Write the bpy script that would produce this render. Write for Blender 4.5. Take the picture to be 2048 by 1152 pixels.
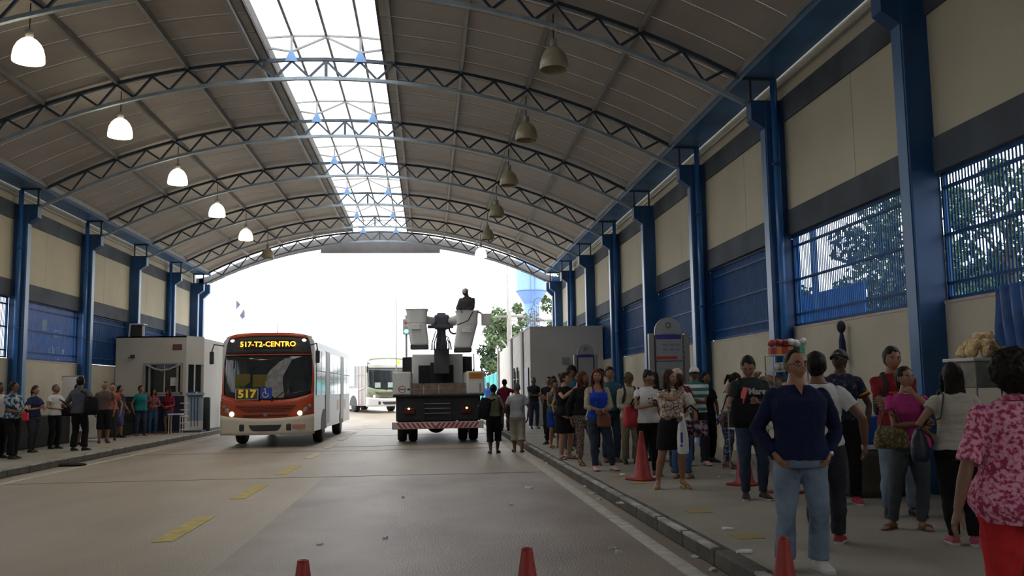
import bpy, bmesh, math, random
from mathutils import Vector, Matrix, noise as mnoise
random.seed(7)
D = bpy.data
SC = bpy.context.scene
COL = SC.collection
for o in list(D.objects): D.objects.remove(o)

# ------------------------------------------------------------------ camera
F_PX, YAW, PITCH, ROLL = 1857.5, 0.0904, 0.108, -0.0156
CAM = Vector((0, 0, 1.55))
cy_, sy_, cp_, sp_ = math.cos(YAW), math.sin(YAW), math.cos(PITCH), math.sin(PITCH)
FW = Vector((sy_*cp_, cy_*cp_, sp_)); RT = Vector((cy_, -sy_, 0)); UP = RT.cross(FW)
cr_, sr_ = math.cos(ROLL), math.sin(ROLL)
RT, UP = cr_*RT + sr_*UP, -sr_*RT + cr_*UP
cd = D.cameras.new('camera'); cam = D.objects.new('camera', cd); COL.objects.link(cam)
cd.sensor_width = 36; cd.lens = F_PX/2048*36; cd.clip_end = 500; cd.clip_start = .05
m3 = Matrix((RT, UP, -FW)).transposed()
cam.matrix_world = Matrix.Translation(CAM) @ m3.to_4x4()
SC.camera = cam

# ------------------------------------------------------------------ sky, light, exposure
W = D.worlds.new('overcast_sky'); SC.world = W; W.use_nodes = True
nt = W.node_tree; bg = nt.nodes['Background']
tc = nt.nodes.new('ShaderNodeTexCoord'); sep = nt.nodes.new('ShaderNodeSeparateXYZ'); rmp = nt.nodes.new('ShaderNodeValToRGB')
nt.links.new(tc.outputs['Generated'], sep.inputs[0]); nt.links.new(sep.outputs['Z'], rmp.inputs[0])
rmp.color_ramp.elements[0].position = 0.0; rmp.color_ramp.elements[0].color = (.93, .96, 1, 1)
rmp.color_ramp.elements[1].position = 1.0; rmp.color_ramp.elements[1].color = (1, .985, .97, 1)
nt.links.new(rmp.outputs[0], bg.inputs[0]); bg.inputs[1].default_value = 4.0
SC.view_settings.view_transform = 'Standard'; SC.view_settings.look = 'None'
SC.view_settings.gamma = 1; SC.view_settings.use_curve_mapping = False
SC.view_settings.exposure = 0.0

# ------------------------------------------------------------------ materials
MATS = {}
def mat(name, col, rough=.7, metal=0, var=.12, scale=3.0, bump=0, bscale=40, col2=None, emit=0, stretch=None, spec=.4):
    if name in MATS: return MATS[name]
    m = D.materials.new(name); m.use_nodes = True; n = m.node_tree; b = n.nodes['Principled BSDF']
    b.inputs['Roughness'].default_value = rough; b.inputs['Metallic'].default_value = metal
    b.inputs['Specular IOR Level'].default_value = spec
    t = n.nodes.new('ShaderNodeTexCoord'); mp = n.nodes.new('ShaderNodeMapping'); n.links.new(t.outputs['Object'], mp.inputs[0])
    if stretch: mp.inputs['Scale'].default_value = stretch
    nz = n.nodes.new('ShaderNodeTexNoise'); nz.inputs['Scale'].default_value = scale; nz.inputs['Detail'].default_value = 5
    n.links.new(mp.outputs[0], nz.inputs[0])
    r = n.nodes.new('ShaderNodeValToRGB'); n.links.new(nz.outputs[0], r.inputs[0])
    r.color_ramp.elements[0].position = .3; r.color_ramp.elements[1].position = .7
    c = Vector(col); c2 = Vector(col2) if col2 else c*(1+var)
    c1 = c if col2 else c*(1-var)
    r.color_ramp.elements[0].color = (*c1, 1); r.color_ramp.elements[1].color = (*[min(1, v) for v in c2], 1)
    n.links.new(r.outputs[0], b.inputs['Base Color'])
    if bump:
        nb = n.nodes.new('ShaderNodeTexNoise'); nb.inputs['Scale'].default_value = bscale; nb.inputs['Detail'].default_value = 3
        n.links.new(mp.outputs[0], nb.inputs[0])
        bp = n.nodes.new('ShaderNodeBump'); bp.inputs['Strength'].default_value = bump; bp.inputs['Distance'].default_value = .02
        n.links.new(nb.outputs[0], bp.inputs['Height']); n.links.new(bp.outputs[0], b.inputs['Normal'])
    if emit:
        b.inputs['Emission Color'].default_value = (*col, 1); b.inputs['Emission Strength'].default_value = emit
    MATS[name] = m; return m
def patt(name, kind, c1, c2, scale=20, rough=.85, thr=.5, c3=None):
    """printed cloth: floral blotches, stripes or leopard like cells"""
    if name in MATS: return MATS[name]
    m = D.materials.new(name); m.use_nodes = True; n = m.node_tree; b = n.nodes['Principled BSDF']
    b.inputs['Roughness'].default_value = rough; b.inputs['Specular IOR Level'].default_value = .2
    t = n.nodes.new('ShaderNodeTexCoord'); r = n.nodes.new('ShaderNodeValToRGB')
    if kind == 'stripe':
        w = n.nodes.new('ShaderNodeTexWave'); w.bands_direction = 'Z'; w.inputs['Scale'].default_value = scale; src = w.outputs[1]
        n.links.new(t.outputs['Object'], w.inputs[0]); r.color_ramp.interpolation = 'CONSTANT'
    elif kind == 'stripex':
        w = n.nodes.new('ShaderNodeTexWave'); w.bands_direction = 'DIAGONAL'; w.inputs['Scale'].default_value = scale; src = w.outputs[1]
        n.links.new(t.outputs['Object'], w.inputs[0]); r.color_ramp.interpolation = 'CONSTANT'
    elif kind == 'cells':
        w = n.nodes.new('ShaderNodeTexVoronoi'); w.feature = 'DISTANCE_TO_EDGE'; w.inputs['Scale'].default_value = scale; src = w.outputs[0]
        n.links.new(t.outputs['Object'], w.inputs[0])
    else:
        w = n.nodes.new('ShaderNodeTexNoise'); w.inputs['Scale'].default_value = scale; w.inputs['Detail'].default_value = 3; src = w.outputs[0]
        n.links.new(t.outputs['Object'], w.inputs[0])
    n.links.new(src, r.inputs[0])
    e = r.color_ramp.elements
    d = .03
    e[0].position = thr-d; e[0].color = (*c1, 1); e[1].position = thr+d; e[1].color = (*c2, 1)
    if kind.startswith('stripe'): e[0].position = 0; e[1].position = thr
    if c3:
        x = e.new(min(.98, thr+.12)); x.color = (*c3, 1)
    n.links.new(r.outputs[0], b.inputs['Base Color'])
    MATS[name] = m; return m

# ------------------------------------------------------------------ mesh helpers
class MB:
    def __init__(s): s.v = []; s.f = []; s.m = []; s.mi = 0
    def add(s, vs, fs):
        k = len(s.v); s.v += [tuple(v) for v in vs]
        for f in fs: s.f.append(tuple(i+k for i in f)); s.m.append(s.mi)
        return s
    def box(s, x0, x1, y0, y1, z0, z1):
        v = [(x0,y0,z0),(x1,y0,z0),(x1,y1,z0),(x0,y1,z0),(x0,y0,z1),(x1,y0,z1),(x1,y1,z1),(x0,y1,z1)]
        return s.add(v, [(0,3,2,1),(4,5,6,7),(0,1,5,4),(1,2,6,5),(2,3,7,6),(3,0,4,7)])
    def bbox(s, x0, x1, y0, y1, z0, z1, b=.02):
        """box with all edges chamfered"""
        bm = bmesh.new(); bmesh.ops.create_cube(bm, size=1)
        for v in bm.verts: v.co = Vector((x0+(v.co.x+.5)*(x1-x0), y0+(v.co.y+.5)*(y1-y0), z0+(v.co.z+.5)*(z1-z0)))
        bmesh.ops.bevel(bm, geom=bm.edges[:], offset=b, segments=2, affect='EDGES', profile=.5)
        s.bm(bm); return s
    def bm(s, bm):
        bm.verts.index_update(); s.add([v.co[:] for v in bm.verts], [[v.index for v in f.verts] for f in bm.faces]); bm.free()
    def bar(s, p0, p1, w, h=None, up=(0,0,1)):
        p0, p1 = Vector(p0), Vector(p1); h = h or w; d = (p1-p0).normalized(); u = Vector(up)
        if abs(d.dot(u)) > .98: u = Vector((0,1,0))
        a = d.cross(u).normalized()*w/2; b = a.cross(d).normalized()*h/2
        v = [p0-a-b, p0+a-b, p0+a+b, p0-a+b, p1-a-b, p1+a-b, p1+a+b, p1-a+b]
        return s.add(v, [(0,3,2,1),(4,5,6,7),(0,1,5,4),(1,2,6,5),(2,3,7,6),(3,0,4,7)])
    def rings(s, R, cap=True):
        n = len(R[0]); v = [p for r in R for p in r]; f = []
        for i in range(len(R)-1):
            for j in range(n):
                k = (j+1) % n; f.append((i*n+j, i*n+k, (i+1)*n+k, (i+1)*n+j))
        if cap:
            f.append(tuple(range(n-1, -1, -1))); f.append(tuple((len(R)-1)*n+j for j in range(n)))
        return s.add(v, f)
    def tube(s, pts, rad, n=8, dome=False):
        pts = [Vector(p) for p in pts]; rad = list(rad) if hasattr(rad, '__len__') else [rad]*len(pts)
        if dome:
            d0 = (pts[0]-pts[1]).normalized(); d1 = (pts[-1]-pts[-2]).normalized(); r0, r1 = rad[0], rad[-1]
            r0m = r0 if not isinstance(r0, tuple) else min(r0); r1m = r1 if not isinstance(r1, tuple) else min(r1)
            sc = lambda r, k: (r[0]*k, r[1]*k) if isinstance(r, tuple) else r*k
            pts = [pts[0]+d0*r0m*.9, pts[0]+d0*r0m*.55] + pts + [pts[-1]+d1*r1m*.55, pts[-1]+d1*r1m*.9]
            rad = [sc(r0, .35), sc(r0, .8)] + rad + [sc(r1, .8), sc(r1, .35)]
        R = []; a = None
        for i, p in enumerate(pts):
            t = (pts[min(i+1, len(pts)-1)] - pts[max(i-1, 0)]).normalized()
            if a is None:
                a = t.cross(Vector((0,1,0)));
                if a.length < .1: a = t.cross(Vector((1,0,0)))
                a.normalize()
            else:
                a = (a - t*a.dot(t)).normalized()
            b = t.cross(a); r = rad[i]; ra, rb = r if isinstance(r, tuple) else (r, r)
            R.append([p + a*math.cos(q)*ra + b*math.sin(q)*rb for q in [2*math.pi*j/n for j in range(n)]])
        return s.rings(R)
    def cyl(s, c, r, h, n=16, axis='z', r2=None):
        c = Vector(c); d = {'z': Vector((0,0,1)), 'x': Vector((1,0,0)), 'y': Vector((0,1,0))}[axis]
        return s.tube([c, c+d*h], [r, r if r2 is None else r2], n)
    def ell(s, c, r, nu=14, nv=9, rot=None):
        c = Vector(c); V = []; Fc = []
        for i in range(nv+1):
            th = math.pi*i/nv
            for j in range(nu):
                ph = 2*math.pi*j/nu
                p = Vector((r[0]*math.sin(th)*math.cos(ph), r[1]*math.sin(th)*math.sin(ph), r[2]*math.cos(th)))
                if rot: p = rot @ p
                V.append(c+p)
        for i in range(nv):
            for j in range(nu):
                k = (j+1) % nu; a, b, c_, d = i*nu+j, (i+1)*nu+j, (i+1)*nu+k, i*nu+k
                if i == 0: Fc.append((a, b, c_))
                elif i == nv-1: Fc.append((a, b, d))
                else: Fc.append((a, b, c_, d))
        return s.add(V, Fc)
    def lathe(s, prof, n=20, c=(0,0,0)):
        c = Vector(c)
        R = [[c+Vector((r*math.cos(2*math.pi*j/n), r*math.sin(2*math.pi*j/n), z)) for j in range(n)] for r, z in prof]
        return s.rings(R, cap=False)
    def mesh(s, name, mats, smooth=False):
        me = D.meshes.new(name); me.from_pydata(s.v, [], s.f)
        for m in (mats if isinstance(mats, (list, tuple)) else [mats]): me.materials.append(m)
        if max(s.m, default=0) > 0: me.polygons.foreach_set('material_index', s.m)
        if smooth: me.polygons.foreach_set('use_smooth', [True]*len(me.polygons))
        me.update(); return me
def link(name, me, parent=None):
    o = D.objects.new(name, me); COL.objects.link(o)
    if parent: o.parent = parent
    return o
def obj(name, mb, m, parent=None, smooth=False, stuff=False):
    o = link(name, mb.mesh(name, m, smooth), parent)
    if stuff: o['kind'] = 'stuff'
    return o
def tag(o, label, cat, group=None):
    o['label'] = label; o['category'] = cat
    if group: o['group'] = group
    return o
def thing(name, label, cat, loc=(0,0,0), rz=0, group=None):
    o = D.objects.new(name, None); COL.objects.link(o); o.location = loc; o.rotation_euler = (0,0,rz); o.empty_display_size = .1
    return tag(o, label, cat, group)
def struct(name, mb=None, m=None, smooth=False):
    if mb is None: o = D.objects.new(name, None); COL.objects.link(o)
    else: o = obj(name, mb, m, None, smooth)
    o['kind'] = 'structure'; return o
def text(name, s, size, m, parent=None, loc=(0,0,0), rot=(math.pi/2,0,0), ext=.004, bold=0, sx=1):
    cu = D.curves.new(name, 'FONT'); cu.body = s; cu.size = size; cu.extrude = ext; cu.align_x = 'CENTER'; cu.align_y = 'CENTER'; cu.offset = bold
    cu.resolution_u = 2
    to = D.objects.new(name, cu); COL.objects.link(to)
    bpy.context.view_layer.update(); dg = bpy.context.evaluated_depsgraph_get()
    me = D.meshes.new_from_object(to.evaluated_get(dg)); D.objects.remove(to); D.curves.remove(cu)
    me.materials.clear(); me.materials.append(m)
    o = link(name, me, parent); o.location = loc; o.rotation_euler = rot; o.scale = (sx,1,1); return o
def copy_tree(o, parent=None):
    c = o.copy(); COL.objects.link(c)
    if parent: c.parent = parent
    for ch in list(o.children): copy_tree(ch, c)
    return c

# ------------------------------------------------------------------ base materials
blue = mat('blue_paint', (.02,.075,.20), .42, var=.25, scale=1.5, bump=.15, bscale=6)
blue_d = mat('blue_plastic_sheet', (.022,.15,.50), .5, var=.25, scale=1.2, bump=.3, bscale=3, stretch=(8,8,.6), spec=.05)
_n = blue_d.node_tree; _t = _n.nodes.new('ShaderNodeBsdfTranslucent'); _x = _n.nodes.new('ShaderNodeMixShader'); _x.inputs[0].default_value = .18
_t.inputs[0].default_value = (.02,.14,.48,1); _n.links.new(_n.nodes['Principled BSDF'].outputs[0], _x.inputs[1]); _n.links.new(_t.outputs[0], _x.inputs[2]); _n.links.new(_x.outputs[0], _n.nodes['Material Output'].inputs[0])
blue_g = mat('blue_grey_steel', (.045,.065,.09), .5, var=.2)
chord_m = mat('pale_steel', (.30,.37,.42), .5, var=.2)
cream = mat('cream_render', (.50,.46,.345), .9, var=.07, scale=.8, bump=.25, bscale=25)
cream_l = mat('cream_render_low', (.46,.425,.335), .9, var=.08, scale=1.2, bump=.3, bscale=18)
conc = mat('grey_concrete', (.062,.075,.092), .85, var=.35, scale=1.1, bump=.3, bscale=12)
roofm = mat('roof_sheet_underside', (.37,.335,.30), .6, var=.10, scale=.9)
purl = mat('galvanised_purlin', (.26,.26,.25), .5, metal=.2)
white_p = mat('white_paint', (.62,.62,.60), .6, var=.06, scale=2)
black_p = mat('black_rubber', (.012,.012,.013), .7, var=.3)
dark = mat('dark_grey', (.03,.032,.036), .6, var=.3)
steel = mat('dull_steel', (.30,.31,.32), .4, metal=.5)
# ------------------------------------------------------------------ hall dimensions
XC = -2.37; XR = 6.62; XL = 2*XC - XR; KR = 2.43; KL = -8.1
T = lambda k: 21.36 + 5*(k-2)
YEND = 45.44
def zarc(x): return 9.37 - (17.7 - math.sqrt(17.7**2 - x*x))
TY = [T(k) for k in range(-2, 7)] + [YEND]     # truss positions, near to far; the first two lie behind or beside the camera
ORD = ['nearest', 'second', 'third', 'fourth', 'fifth', 'sixth', 'seventh', 'farthest']
def at(x, y, Y):                                # point seen at pixel x,y on the plane at distance Y
    v = FW + RT*((x-1024)/F_PX) - UP*((y-576)/F_PX); return CAM + v*(Y/v.y)

# ---- road
road_m = mat('worn_road', (.20,.165,.125), .52, var=.0, scale=.5, bump=.35, bscale=55, col2=(.33,.285,.225), stretch=(1,.35,1), spec=.45)
road_d = mat('worn_road_dark_pour', (.155,.118,.098), .50, scale=.9, bump=.35, bscale=55, col2=(.27,.225,.185), stretch=(1,.6,1), spec=.45)
side_m = mat('dusty_pavement', (.19,.17,.14), .8, scale=.7, bump=.35, bscale=45, col2=(.28,.255,.215))
kerb_m = mat('kerb_concrete', (.07,.065,.055), .8, var=.4, scale=2.5, bump=.5, bscale=18)
kerbw_m = mat('worn_white_kerb_paint', (.17,.16,.14), .8, col2=(.45,.45,.43), scale=3.5, bump=.3)
line_w = mat('worn_white_line', (.30,.28,.24), .75, col2=(.48,.46,.41), scale=6, bump=.4)
line_y = mat('worn_yellow_line', (.36,.28,.07), .75, col2=(.48,.39,.13), scale=6, bump=.4)
mb = MB()
# plane with a gentle rise outside the hall
ys = [-14, 10, 30, 44, 50, 57, 64, 120, 200]; zs = [0,0,0,0,.12,.30,.36,.36,.36]
def zr(y):
    for i in range(len(ys)-1):
        if y <= ys[i+1]: return zs[i] + (zs[i+1]-zs[i])*(y-ys[i])/(ys[i+1]-ys[i])
    return zs[-1]
R = []
for y, z in zip(ys, zs):
    xr = 60 if y > 49 else KR+.05; xl = -60 if y > 49 else KL-.05
    R.append([(xl, y, z), (xr, y, z), (xr, y, -.3), (xl, y, -.3)])
mb.rings(R)
struct('floor', mb, road_m)
mb = MB().box(KR+.15, XR+.02, -14, 46.5, 0, .15); struct('sidewalk_right', mb, side_m)
mb = MB().box(XL-.02, KL-.15, -14, 46.5, 0, .15); struct('sidewalk_left', mb, side_m)
# kerbs: one stone per metre
for sd, x0, x1 in (('right', KR, KR+.15), ('left', KL-.15, KL)):
    root = struct('kerb_'+sd)
    k1 = MB().bbox(x0, x1, 0, .985, 0, .152, .02).mesh('kerb_stone', kerb_m)
    for i in range(50):
        o = link('kerb_stone', k1, root); o.location = (0, -2+i, random.uniform(-.004,.004))
    p = MB()
    for i in range(50):
        a = x0-.003 if sd == 'right' else x1-.075
        if random.random() < .85: p.box(a, a+.078, -2+i+random.uniform(0,.1), -2+i+.98, .135, .158)
    obj('worn_paint', p, kerbw_m, root)
# road paint
root = struct('road_markings')
obj('edge_line', MB().box(2.10, 2.26, -10, 44, .001, .006), line_w, root)
obj('edge_line', MB().box(-7.62, -7.50, -10, 44, .001, .006), line_w, root)
for i, y in enumerate([10.3, 14.2, 18.2, 22.3, 26.2, 30.2, 34.2, 38.2, 42.2]):
    obj('lane_dash', MB().box(-2.92, -2.70, y, y+2.0, .001, .006), line_y if i < 3 else mat('worn_cream_line', (.38,.33,.20), .75, col2=(.5,.46,.34), scale=6), root)
for y in (26.7, 33.0, 39.0):
    obj('cross_joint', MB().box(-3.6, 2.0, y, y+.12, .001, .005), mat('pale_joint', (.28,.26,.24), .8), root)
obj('darker_pour', MB().box(-1.9, 2.10, -10, 17.4, .0005, .003), road_d, root)
for y in (17.45, 24.9): obj('cross_joint', MB().box(-7.9, 2.3, y, y+.03, .001, .004), mat('dark_joint', (.12,.10,.085), .8), root)
for x, y, lb in ((2.98,14.7,'just left of the red cone on the right pavement'),(3.05,13.6,'in front of the red cone on the right pavement'),(3.0,10.4,'on the right pavement, second from the camera'),(2.94,8.6,'on the right pavement, nearest the camera'),(-8.6,22.5,'on the left pavement near the leaf-pattern shirt'),(-8.6,26.0,'on the left pavement beyond the rag')):
    s = thing('pavement_mark', 'worn yellow mark', 'tile', (x, y, .15), 0, 'yellow marks on the pavement'); s['label'] = 'worn yellow mark ' + lb
    obj('paint', MB().bbox(-.13,.13,-.13,.13,0,.006,.002), mat('yellow_mark', (.33,.22,.03), .8, col2=(.22,.18,.09), scale=8), s)
# littered paper
lit = mat('paper_scrap', (.55,.55,.53), .8)
random.seed(3)
spots = [(1058,976,0,.16),(1085,921,0,.16),(1095,927,0,.1),(1170,975,0,.06),(1187,988,0,.08),(1198,1000,0,.06),(1240,1007,.15,.07),(1362,950,.15,.05),(1330,978,.15,.07),(1437,955,.15,.05),(1455,1059,.15,.08),(1487,1105,.15,.12),(1424,1141,0,.08),(1390,1115,0,.07),(1237,1105,0,.06),(1225,1097,0,.06),(1023,1010,0,.05),(770,1077,0,.07),(640,1090,0,.06),(806,996,0,.05),(1160,895,.15,.08),(1245,950,.15,.1),(1310,955,.15,.1),(1465,948,.15,.05)]
for i, (px, py, z, s) in enumerate(spots):
    v = FW + RT*((px-1024)/F_PX) - UP*((py-576)/F_PX); q = CAM + v*((z-1.55)/v.z)
    m = MB(); n = 7
    ring = [(math.cos(6.283*j/n)*s*random.uniform(.35,.6), math.sin(6.283*j/n)*s*random.uniform(.5,1.0), 0) for j in range(n)]
    up = [(a*.9, b*.9, .006+random.uniform(0,.02)) for a, b, c in ring]
    m.rings([ring, up]); o = obj('paper_scrap', m, lit); o.location = (q.x, q.y, z+.003); o.rotation_euler = (0,0,random.uniform(0,3))
    where = 'right pavement' if z > .1 else ('gutter by the right kerb' if q.x > 2.0 else 'open road'); o['group'] = 'paper scraps on the ' + where
    tag(o, 'small scrap of white paper litter lying on the ' + where if s < .12 else 'larger crumpled sheet of white paper on the ' + where, 'litter', o['group'])
rag = MB(); rag.ell((0,0,.03), (.45,.16,.05), 12, 6); o = obj('rag', rag, mat('dark_rag', (.02,.012,.012), .9, bump=.6)); o.location = tuple(at(186, 921, 24.0)[:2])+(.005,)
o.location = (-8.6+.62, 21.6, .005); tag(o, 'dark crumpled rag lying in the gutter by the left kerb', 'rag')

# ------------------------------------------------------------------ side walls
def side_wall(side):
    s = 1 if side == 'right' else -1
    X = XR if s == 1 else XL
    root = struct('wall_'+side)
    def b(name, y0, y1, z0, z1, m, d0=0, d1=.22):   # d0 outwards offset of the visible face
        a, c = X + s*d0, X + s*d1
        o = obj(name, MB().box(min(a,c), max(a,c), y0, y1, z0, z1), m, root); return o
    yy = [-14, -8.64, -3.64] + [t+.15 for t in [1.21]+TY[:-1]] + [YEND+.15]
    yy = [-14, -8.49, -3.49, 1.51] + [t+.15 for t in TY[:-1]] + [46.6]
    for i in range(len(yy)-1):
        y0, y1 = yy[i], yy[i+1]
        b('lower_wall', y0, y1, .0, 2.55, cream_l)
        b('window_sill', y0, y1, 2.55, 2.585, mat('pale_sill', (.45,.38,.34), .8), -.01, .24)
        b('concrete_beam', y0, y1, 4.27, 4.73, conc, -.03, .2)
        ym = y0+(y1-y0)*.42
        b('wall_panel', y0, ym-.008, 4.73, 6.40, cream); b('wall_panel', ym+.008, y1, 4.73, 6.40, cream)
        b('concrete_beam', y0, y1, 6.40, 6.86, conc, -.03, .2)
        b('upper_strip', y0, y1, 6.86, 7.33, cream)
    return root
side_wall('right'); side_wall('left')
wb = struct('wall_back', MB().box(XL, XR, -14.3, -14, 0, 9.6), cream)  # unseen solid end added behind the camera, keeps daylight off the near hall

# conduit along the walls, just under the eave
for s, side in ((1,'right'), (-1,'left')):
    X = XR-.05 if s == 1 else XL+.05
    o = obj('conduit_pipe', MB().tube([(X, -8, 7.09), (X, YEND, 7.09)], .022, 8), mat('grey_pipe', (.30,.28,.24), .4, metal=.4), None, True)
    tag(o, 'thin conduit pipe running along the top of the %s wall below the gutter' % side, 'pipe')

# columns
pale_blue = mat('blue_paint_edge', (.035,.125,.28), .4, var=.2, scale=1.5)
for s, side in ((1,'right'), (-1,'left')):
    for k, y in enumerate(TY):
        if k < 1: continue
        n = k-2
        if k == 1: lab = 'blue column of the %s wall just beside and behind the photographer' % side
        else: lab = 'blue painted column of the %s wall with flared bracket head, %s from the near end' % (side, ORD[n])
        c = thing('column', lab, 'column', (XC + s*8.99, y, 0), 0, 'columns of the hall')
        z0 = .15
        g = lambda a: -s*a          # a metres out of the wall towards the road
        sh = MB(); sh.bbox(min(g(-.05), g(.35)), max(g(-.05), g(.35)), 0, .30, z0, 6.81, .012)
        obj('shaft', sh, blue, c)
        fl = MB().bbox(min(g(.35), g(.362)), max(g(.35), g(.362)), .03, .27, z0, 6.30, .003); obj('edge_plate', fl, pale_blue, c)
        # bracket: extruded profile
        pr = [(g(.34), 6.28), (g(.61), 6.47), (g(.61), 6.81), (g(.34), 6.81)]
        R = [[(a, yv, z) for a, z in pr] for yv in (.02, .28)]
        obj('bracket', MB().rings(R if s < 0 else R[::-1]), blue, c)
        # stub posts that lift the truss end over the column
        for a in (.57, .12):
            obj('stub_post', MB().bar((g(a), .15, 6.81), (g(a), .15, 7.30), .05), blue_g, c)
        obj('cap_plate', MB().box(min(g(-.02), g(.63)), max(g(-.02), g(.63)), 0, .3, 6.81, 6.825), dark, c)
        if k in (3, 4, 6, 8) or (s < 0 and k == 5):
            obj('downpipe', MB().tube([(g(.20), -.07, z0), (g(.20), -.07, 7.2)], .065, 14), mat('blue_downpipe', (.03,.13,.36), .25, var=.1), c, True)
            for zz in (1.2, 3.4, 5.6): obj('pipe_clamp', MB().bar((g(.12), -.07, zz), (g(.28), -.07, zz), .15, .03, (0,0,1)), blue, c)

# gutters
for s, side in ((1,'right'), (-1,'left')):
    X0, X1 = XC+s*8.24, XC+s*8.97
    g = MB(); a, b = min(X0, X1), max(X0, X1)
    g.box(a, b, -14, 46.2, 7.30, 7.33)
    ix = X0; g.box(min(ix, ix-s*.03), max(ix, ix-s*.03), -14, 46.2, 7.24, 7.52)
    o = struct('trim_1' if s > 0 else 'trim_2', g, mat('blue_gutter', (.05,.19,.46), .35, var=.35, scale=.8))
    o = obj('gutter_lip', MB().bar((X0-s*.02, -14, 7.245), (X0-s*.02, 46.2, 7.245), .02, .03), steel, o)

# ------------------------------------------------------------------ window grilles
grille_m = mat('blue_grille', (.018,.07,.19), .6, var=.2, spec=.12)
nb = 0
for s, side in ((1,'right'), (-1,'left')):
    X = XR+.08 if s == 1 else XL-.08
    for k in range(0, len(TY)-1):
        y0, y1 = TY[k]+.30, TY[k+1]
        if k == 0: lab = 'blue slatted window grille of the %s wall beside the photographer' % side
        else: lab = 'blue slatted window grille in the %s wall, %s bay from the near end' % (side, ['first','second','third','fourth','fifth','sixth','seventh','eighth'][k-1])
        w = thing('window_grille', lab, 'grille', (X, y0, 2.6), 0, 'slatted window grilles of the side walls')
        L = y1-y0
        for z in (.02, .21, .84, 1.46, 1.64): obj('rail', MB().box(-.03, .03, 0, L, z-.018, z+.018), grille_m, w)
        for yv in (.02, L-.02): obj('frame_post', MB().box(-.03, .03, yv-.02, yv+.02, 0, 1.66), grille_m, w)
        sl = MB(); nn = int(L/.068)
        for i in range(nn):
            yv = (i+.5)*L/nn; sl.box(-.004, .004, yv-.015, yv+.015, 0, 1.66)
        obj('slats', sl, grille_m, w, stuff=True)
# sheets behind the grilles
for k, y in enumerate(TY[:-1]):
    if k < 3: continue
    b = MB(); X = XR+.16; n = 26; L = 4.99; R = []
    for i in range(n*2+1):
        yv = y+.0+L*i/(n*2); d = .018*(i % 2)
        R.append([(X+d, yv, 2.62), (X+d, yv, 4.25), (X+d+.01, yv, 4.25), (X+d+.01, yv, 2.62)])
    o = obj('blue_sheet_screen', b.rings(R), blue_d)
    tag(o, 'blue ribbed metal sheet closing the %s bay of the right wall windows' % ['','','','third','fourth','fifth','sixth','seventh','eighth'][k], 'panel', 'blue sheets behind the right grilles')
for k, y in enumerate(TY[:-1]):
    if k < 6: continue
    b = MB(); X = XL-.16; n = 26; L = 4.99; R = []
    for i in range(n*2+1):
        yv = y+.0+L*i/(n*2); d = -.018*(i % 2)
        R.append([(X+d, yv, 2.62), (X+d, yv, 4.25), (X+d-.01, yv, 4.25), (X+d-.01, yv, 2.62)])
    o = obj('blue_sheet_screen', b.rings(R), blue_d)
    tag(o, 'blue ribbed metal sheet closing the %s bay of the left wall windows' % ['','','','','','','fifth','sixth','seventh'][k], 'panel', 'blue sheets behind the left grilles')

# ------------------------------------------------------------------ roof trusses
def truss(y, lab):
    t = thing('roof_truss', lab, 'truss', (XC, y+.15, 0), 0, 'arched roof trusses')
    N = 24; xs = [-8.3+16.6*i/N for i in range(N+1)]
    for nm, dz, mt in (('top_chord', -.03, blue_g), ('bottom_chord', -.49, chord_m)):
        m = MB()
        for i in range(N): m.bar((xs[i], 0, zarc(xs[i])+dz), (xs[i+1]+.005, 0, zarc(xs[i+1])+dz), .09, .075)
        if nm == 'bottom_chord':
            for s in (-1, 1): m.bar((s*8.3, 0, zarc(8.3)+dz), (s*8.4, 0, 6.83), .09, .075)
        obj(nm, m, mt, t)
    p = 1.587/2
    for i in range(-10, 11):
        x = i*p
        for s in (-1, 1):
            xb = x + s*p/2
            if abs(xb) < 8.2:
                obj('web_member', MB().bar((x, 0, zarc(x)-.06), (xb, 0, zarc(xb)-.46), .05), blue_g, t)
    obj('web_member', MB().bar((0, 0, zarc(0)-.06), (0, 0, zarc(0)-.46), .07), blue_g, t)
    for s in (-1, 1): obj('web_member', MB().bar((s*8.25, 0, zarc(8.25)-.03), (s*8.9, 0, 7.28), .06), blue_g, t)
    return t
for k, y in enumerate(TY):
    if k < 1: continue
    if k == 1: truss(y, 'arched steel roof truss beside the photographer, out of view overhead')
    else: truss(y, 'arched blue grey steel lattice roof truss, %s from the near end' % ORD[k-2])
# lantern frames over the skylight at each truss
gus = mat('pale_blue_gusset', (.16,.30,.55), .5)
for k, y in enumerate(TY):
    if k < 2: continue
    f = thing('skylight_frame', 'raised steel frame with blue gusset plates in the skylight over the %s truss' % ORD[k-2], 'frame', (XC, y+.15, 0), 0, 'skylight frames')
    zt = 9.92
    xs = [-1.5, -.8, 0, .8, 1.5]; zz = [zt-.08, zt-.02, zt, zt-.02, zt-.08]
    for i in range(4): obj('top_bar', MB().bar((xs[i], 0, zz[i]), (xs[i+1], 0, zz[i+1]), .045), purl, f)
    for s in (-1, 1):
        pr = [(s*.8-.15, 9.27), (s*.8+.15, 9.27), (s*.8+.04, 9.52), (s*.8-.04, 9.52)]
        obj('gusset', MB().rings([[(a, yv, z) for a, z in pr] for yv in (-.07, -.055)]), gus, f)
        obj('post', MB().bar((s*.8, -.03, 9.3), (s*.8, -.03, zt), .05), purl, f)
        obj('brace', MB().bar((s*.8, 0, 9.52), (0, 0, zt-.03), .045), purl, f)
        obj('brace', MB().bar((s*.8, 0, 9.52), (s*1.45, 0, 9.62), .045), purl, f)

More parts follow.
